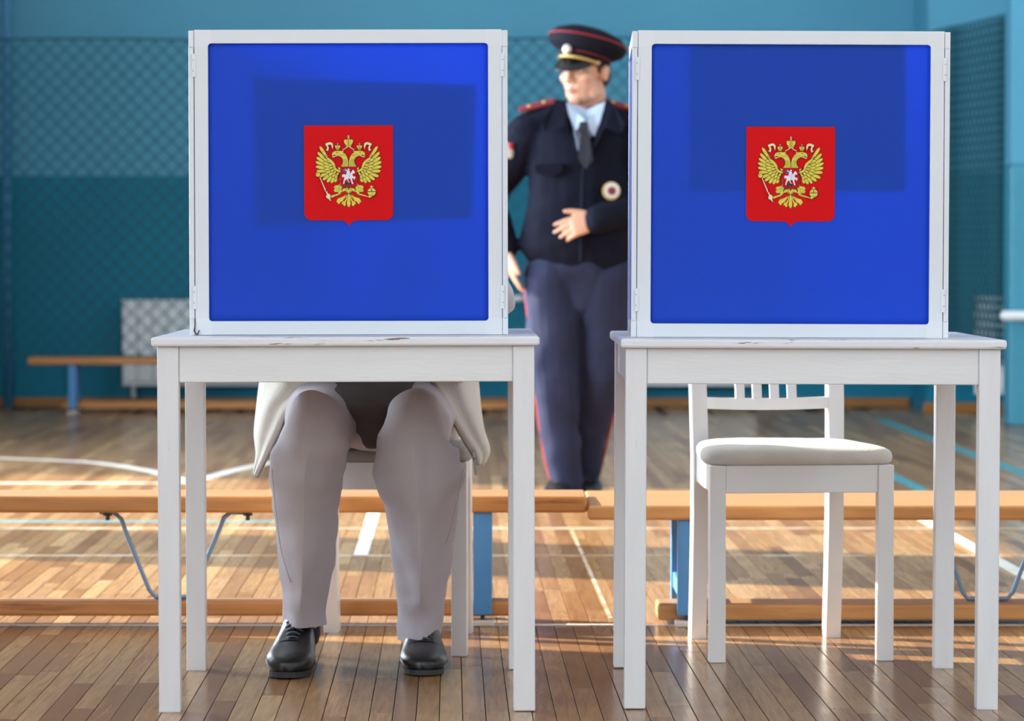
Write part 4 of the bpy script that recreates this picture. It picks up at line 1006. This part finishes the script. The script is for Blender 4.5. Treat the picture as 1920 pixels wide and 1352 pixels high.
HPa, KNa, ANa = V(-0.095, 0, 0.83), V(-0.085, -0.05, 0.44), V(-0.05, -0.02, 0.07)
HPb, KNb, ANb = V(0.095, 0, 0.83), V(0.078, 0.02, 0.44), V(0.022, 0.14, 0.09)
for h_, k_, a_ in ((HPa, KNa, ANa), (HPb, KNb, ANb)):
    tube(bm, [h_, (h_ + k_) / 2, k_, (k_ + a_) / 2, a_], [0.08, 0.068, 0.05, 0.045, 0.034]); tube(bm, [V(a_.x, a_.y + 0.03, a_.z), V(a_.x, a_.y - 0.07, a_.z - 0.03)], [0.026, 0.020])
off = obj('person', remesh(bm, 0.0045, 4), M_SKIN); off.location = (OX, OY, 0)
tag(off, 'police officer in dark navy uniform and red-piped peaked cap, walking between the tables', 'person')
face_children(off, HO, M_HAIR)
bm = bmesh.new(); ell(bm, HO @ V(0, 0.020, 0.040), (0.0785, 0.092, 0.078), HO.to_3x3(), 24, 16); ell(bm, HO @ V(0, 0.055, -0.005), (0.070, 0.05, 0.065), HO.to_3x3(), 20, 12)
for s in (-1, 1): tube(bm, [HO @ V(s * 0.074, -0.012, 0.04), HO @ V(s * 0.073, -0.012, -0.002)], [0.010, 0.006], seg=8)
obj('hair', remesh(bm, 0.005, 3), M_HAIR, off)
# tunic
bm = bmesh.new()
tube(bm, [(0, 0.0, 0.85), (0, 0, 0.915), (0, -0.005, 0.99), (0, -0.005, 1.08), (0, -0.005, 1.20), (0, 0.005, 1.30), (0.004, 0.015, 1.355), (0.01, 0.025, 1.385)],
     [(0.185, 0.125), (0.215, 0.15), (0.205, 0.145), (0.185, 0.135), (0.18, 0.13), (0.185, 0.12), (0.13, 0.09), (0.075, 0.055)], side=(1, 0, 0), seg=24)
tube(bm, [(-0.20, 0.01, 1.34), (-0.10, 0.015, 1.375), (0.10, 0.015, 1.375), (0.20, 0.01, 1.34)], [0.05, 0.06, 0.06, 0.05], side=(0, 1, 0), seg=14)
for a, b, c, e in ((A_S, A_E, A_W, 0.05), (B_S, B_E, B_W, 0.0)): tube(bm, [a, (a + b) / 2, b, (b + c) / 2, c.lerp(b, e)], [0.080, 0.070, 0.062, 0.057, 0.050], seg=16)
tun = obj('tunic', remesh(bm, 0.007, 5, cloth_folds(0.013, 6, 6, 8, 2)), M_UNI, off); tun['label'] = 'dark navy uniform jacket'
def front(px, py, out=0.0):      # point on the chest surface
    p = Q(px, py, -0.14); z = p.z; d = -0.142 if z < 1.2 else -0.142 + (z - 1.2) * 0.30
    p = Q(px, py, d - out); return p
# shirt, tie, lapels
def slab(name, pts, m, parent, th=0.006):
    b = bmesh.new(); A = [b.verts.new(p) for p in pts]; B = [b.verts.new(p + V(0, th, 0)) for p in pts]
    b.faces.new(A); b.faces.new(B[::-1])
    for i in range(len(pts)): b.faces.new((A[i], A[(i + 1) % len(pts)], B[(i + 1) % len(pts)], B[i]))
    bmesh.ops.triangulate(b, faces=b.faces); bmesh.ops.recalc_face_normals(b, faces=b.faces)
    return obj(name, b, m, parent)
slab('shirt', [Q(x, y, d) for x, y, d in ((1060, 190, -0.085), (1072, 232, -0.135), (1084, 282, -0.160), (1092, 285, -0.162), (1112, 250, -0.150), (1132, 212, -0.115), (1136, 190, -0.08), (1100, 205, -0.07))], M_SHIRT, off, 0.03)
sc_ = slab('shirt_collar', [Q(x, y, d) for x, y, d in ((1062, 192, -0.10), (1066, 212, -0.135), (1078, 246, -0.168), (1096, 226, -0.160), (1082, 212, -0.12))], M_SHIRT, off, 0.01)
slab('shirt_collar', [Q(x, y, d) for x, y, d in ((1135, 188, -0.085), (1128, 222, -0.13), (1114, 256, -0.165), (1098, 228, -0.160), (1116, 212, -0.12))], M_SHIRT, off, 0.01)
slab('tie', [Q(x, y, d) for x, y, d in ((1087, 228, -0.172), (1102, 228, -0.172), (1105, 243, -0.178), (1101, 252, -0.176), (1112, 300, -0.176), (1098, 318, -0.174), (1083, 296, -0.176), (1090, 252, -0.176), (1084, 243, -0.178))], M_TIE, off, 0.012)
slab('lapel', [Q(x, y, d) for x, y, d in ((1062, 188, -0.09), (1040, 196, -0.10), (1018, 226, -0.155), (1022, 247, -0.165), (1060, 236, -0.175), (1078, 268, -0.180), (1084, 300, -0.178), (1074, 240, -0.17))], M_UNI, tun, 0.018)
slab('lapel', [Q(x, y, d) for x, y, d in ((1136, 186, -0.08), (1150, 196, -0.10), (1172, 232, -0.155), (1165, 250, -0.165), (1134, 240, -0.172), (1112, 278, -0.180), (1100, 318, -0.178), (1120, 248, -0.168))], M_UNI, tun, 0.018)
b = bmesh.new(); tube(b, bez([Q(1094, 318, -0.165), Q(1092, 400, -0.165), Q(1090, 490, -0.165)], 5), [(0.008, 0.006)] * 11, side=(1, 0, 0), seg=8); obj('front_placket', b, M_UNI, tun, smooth=True)
slab('pocket_flap', [Q(x, y, -0.158) for x, y in ((1004, 308), (1055, 306), (1055, 322), (1030, 332), (1004, 324))], M_UNI, tun, 0.03)
for s, xs in ((-1, (-0.21, -0.085)), (1, (0.095, 0.215))):
    b = bmesh.new(); box(-0.065, 0.065, -0.026, 0.026, 0, 0.012, 0.004, bm=b)
    M = Matrix.Translation((s * 0.150, 0.0, 1.412)) @ Matrix.Rotation(math.radians(s * 15), 4, 'Y') @ Matrix.Rotation(math.radians(18), 4, 'X')
    for v in b.verts: v.co = M @ v.co
    ep = obj('epaulette', b, M_EPAU, off); ep['label'] = 'dark red epaulette'
    for x in (-0.025, 0.030) if s < 0 else (-0.03, 0.02):
        b = bmesh.new(); ell(b, M @ V(x, -0.012, 0.014), (0.009, 0.009, 0.006), None, 10, 6); obj('star', b, M_BRASS, ep, smooth=True)
b = bmesh.new(); q = Q(1146, 358, -0.155); tube(b, [q + V(0, 0.01, 0), q + V(0, -0.004, 0)], 0.032, side=(1, 0, 0), seg=20, cap=False); bd = obj('chest_badge', b, M_BRASS, off); 
b = bmesh.new(); tube(b, [q + V(0.002, 0.0, 0.002), q + V(0.002, -0.007, 0.002)], 0.027, side=(1, 0, 0), seg=20, cap=False); obj('badge_ring', b, M_SILVB, bd)
b = bmesh.new(); tube(b, [q + V(0.002, 0.0, 0.0), q + V(0.002, -0.009, 0.0)], 0.015, side=(1, 0, 0), seg=16, cap=False); obj('badge_centre', b, M_EPAU, bd)
b = bmesh.new(); ell(b, Q(958, 282, 0.0) + V(-0.012, -0.055, 0), (0.02, 0.012, 0.034), Matrix.Rotation(math.radians(-25), 3, 'Y')); sp = obj('sleeve_patch', b, M_SILVB, off, smooth=True)
b = bmesh.new(); ell(b, Q(961, 275, 0.0) + V(-0.006, -0.064, 0), (0.010, 0.006, 0.013)); obj('patch_centre', b, M_PIPING, sp, smooth=True)
# trousers
bm = bmesh.new()
tube(bm, [(0, 0, 0.93), (0, 0, 0.82), (0, 0.0, 0.74)], [(0.165, 0.115), (0.178, 0.124), (0.16, 0.098)], side=(1, 0, 0), seg=20)
for s, h_, k_, a_ in ((-1, HPa, KNa, ANa), (1, HPb, KNb, ANb)):
    tube(bm, [h_ + V(s * 0.004, 0, -0.02), (h_ + k_) / 2 + V(s * 0.004, 0, 0), k_, (k_ + a_) / 2, a_ + V(0, 0, -0.015)], [(0.100, 0.115), (0.098, 0.104), (0.086, 0.088), (0.074, 0.078), (0.060, 0.072)], side=(1, 0, 0), seg=18)
ot = obj('trousers', remesh(bm, 0.007, 4, cloth_folds(0.016, 6, 6, 6, 9)), M_UNIT, off); ot['label'] = 'navy trousers with red side stripe'
b = bmesh.new(); pts = bez([Q(986, 545), Q(995, 620), Q(1001, 690), Q(1009, 770), Q(1022, 850), Q(1037, 915)], 6)
tube(b, [p + V(-0.003, -0.03, 0) for p in pts], [(0.0055, 0.009)] * len(pts), side=(1, 0, 0), seg=8); obj('red_stripe', b, M_PIPING, ot, smooth=True)
b = bmesh.new(); pts = bez([V(0.182, 0, 0.80), V(0.168, 0.01, 0.62), V(0.152, 0.02, 0.44), V(0.115, 0.08, 0.25), V(0.082, 0.14, 0.09)], 6)
tube(b, pts, [(0.0045, 0.008)] * len(pts), side=(1, 0, 0), seg=8); obj('red_stripe', b, M_PIPING, ot, smooth=True)
shoe(off, Matrix.Translation((ANa.x - 0.01, ANa.y + 0.09, 0.0)) @ Matrix.Rotation(math.radians(-6), 4, 'Z'))
shoe(off, Matrix.Translation((ANb.x, ANb.y + 0.09, 0.012)) @ Matrix.Rotation(math.radians(4), 4, 'Z'))
# peaked cap
CM = Matrix.Translation(HO @ V(0, 0.0, 0.051)) @ Matrix.Rotation(math.radians(7), 4, 'Y') @ Matrix.Rotation(yaw, 4, 'Z') @ Matrix.Rotation(math.radians(-8), 4, 'X')
def lathe(name, prof, m, parent, n=40, yo=0.0):
    b = bmesh.new(); prev = None
    for (rx, ry, z, dy) in prof:
        R = [b.verts.new(CM @ V(rx * math.cos(2 * PI * k / n), ry * math.sin(2 * PI * k / n) + dy, z + 0.0)) for k in range(n)]
        if prev:
            for k in range(n): b.faces.new((prev[k], prev[(k + 1) % n], R[(k + 1) % n], R[k]))
        prev = R
    b.faces.new(prev); bmesh.ops.recalc_face_normals(b, faces=b.faces)
    return obj(name, b, m, parent, smooth=True)
cap = lathe('peaked_cap', [(0.083, 0.102, -0.028, 0.005), (0.084, 0.103, 0.006, 0.005), (0.104, 0.120, 0.016, 0.0), (0.130, 0.141, 0.030, 0.0), (0.141, 0.150, 0.048, 0.0), (0.138, 0.147, 0.066, -0.001), (0.118, 0.127, 0.086, -0.003), (0.075, 0.085, 0.101, -0.006), (0.02, 0.025, 0.107, -0.01)], M_CAPM, off)
cap['label'] = 'navy peaked cap with red piping'
for (rx, ry, z, dy) in ((0.1405, 0.1498, 0.060, 0.0), (0.0845, 0.1035, 0.007, 0.005)):
    b = bmesh.new(); pts = [CM @ V(rx * math.cos(2 * PI * k / 48), ry * math.sin(2 * PI * k / 48) + dy, z) for k in range(49)]
    tube(b, pts, 0.0022, side=(0, 0, 1), seg=6, cap=False); obj('piping', b, M_PIPING, cap, smooth=True)
rows = []
for i in range(7):
    f = i / 6; rr = []
    for j in range(17):
        a = math.radians(205 + 130 * j / 16); ex = math.sin(PI * j / 16) ** 0.7
        rr.append(CM @ V((0.083 + 0.008 * f * ex) * math.cos(a), (0.103 + 0.040 * f * ex) * math.sin(a) + 0.005, -0.024 - 0.058 * f * ex))
    rows.append(rr)
obj('visor', solid_sheet(rows, 0.003), M_VISOR, cap, smooth=True)
b = bmesh.new(); pts = [CM @ V(0.0865 * math.cos(math.radians(195 + 150 * k / 24)), 0.1065 * math.sin(math.radians(195 + 150 * k / 24)) + 0.004, -0.020 + 0.002 * math.sin(PI * k / 24)) for k in range(25)]
tube(b, pts, [(0.0055, 0.003)] * 25, side=(0, 0, 1), seg=8); obj('gold_cord', b, M_BRASS, cap, smooth=True)
for a in (198, 342):
    b = bmesh.new(); ell(b, CM @ V(0.087 * math.cos(math.radians(a)), 0.107 * math.sin(math.radians(a)) + 0.004, -0.019), (0.008, 0.008, 0.008), None, 10, 8); obj('cord_button', b, M_BRASS, cap, smooth=True)
b = bmesh.new(); ell(b, CM @ V(0.0, -0.117, 0.004), (0.018, 0.012, 0.020), CM.to_3x3(), 16, 10); obj('cockade', b, M_SILVB, cap, smooth=True)
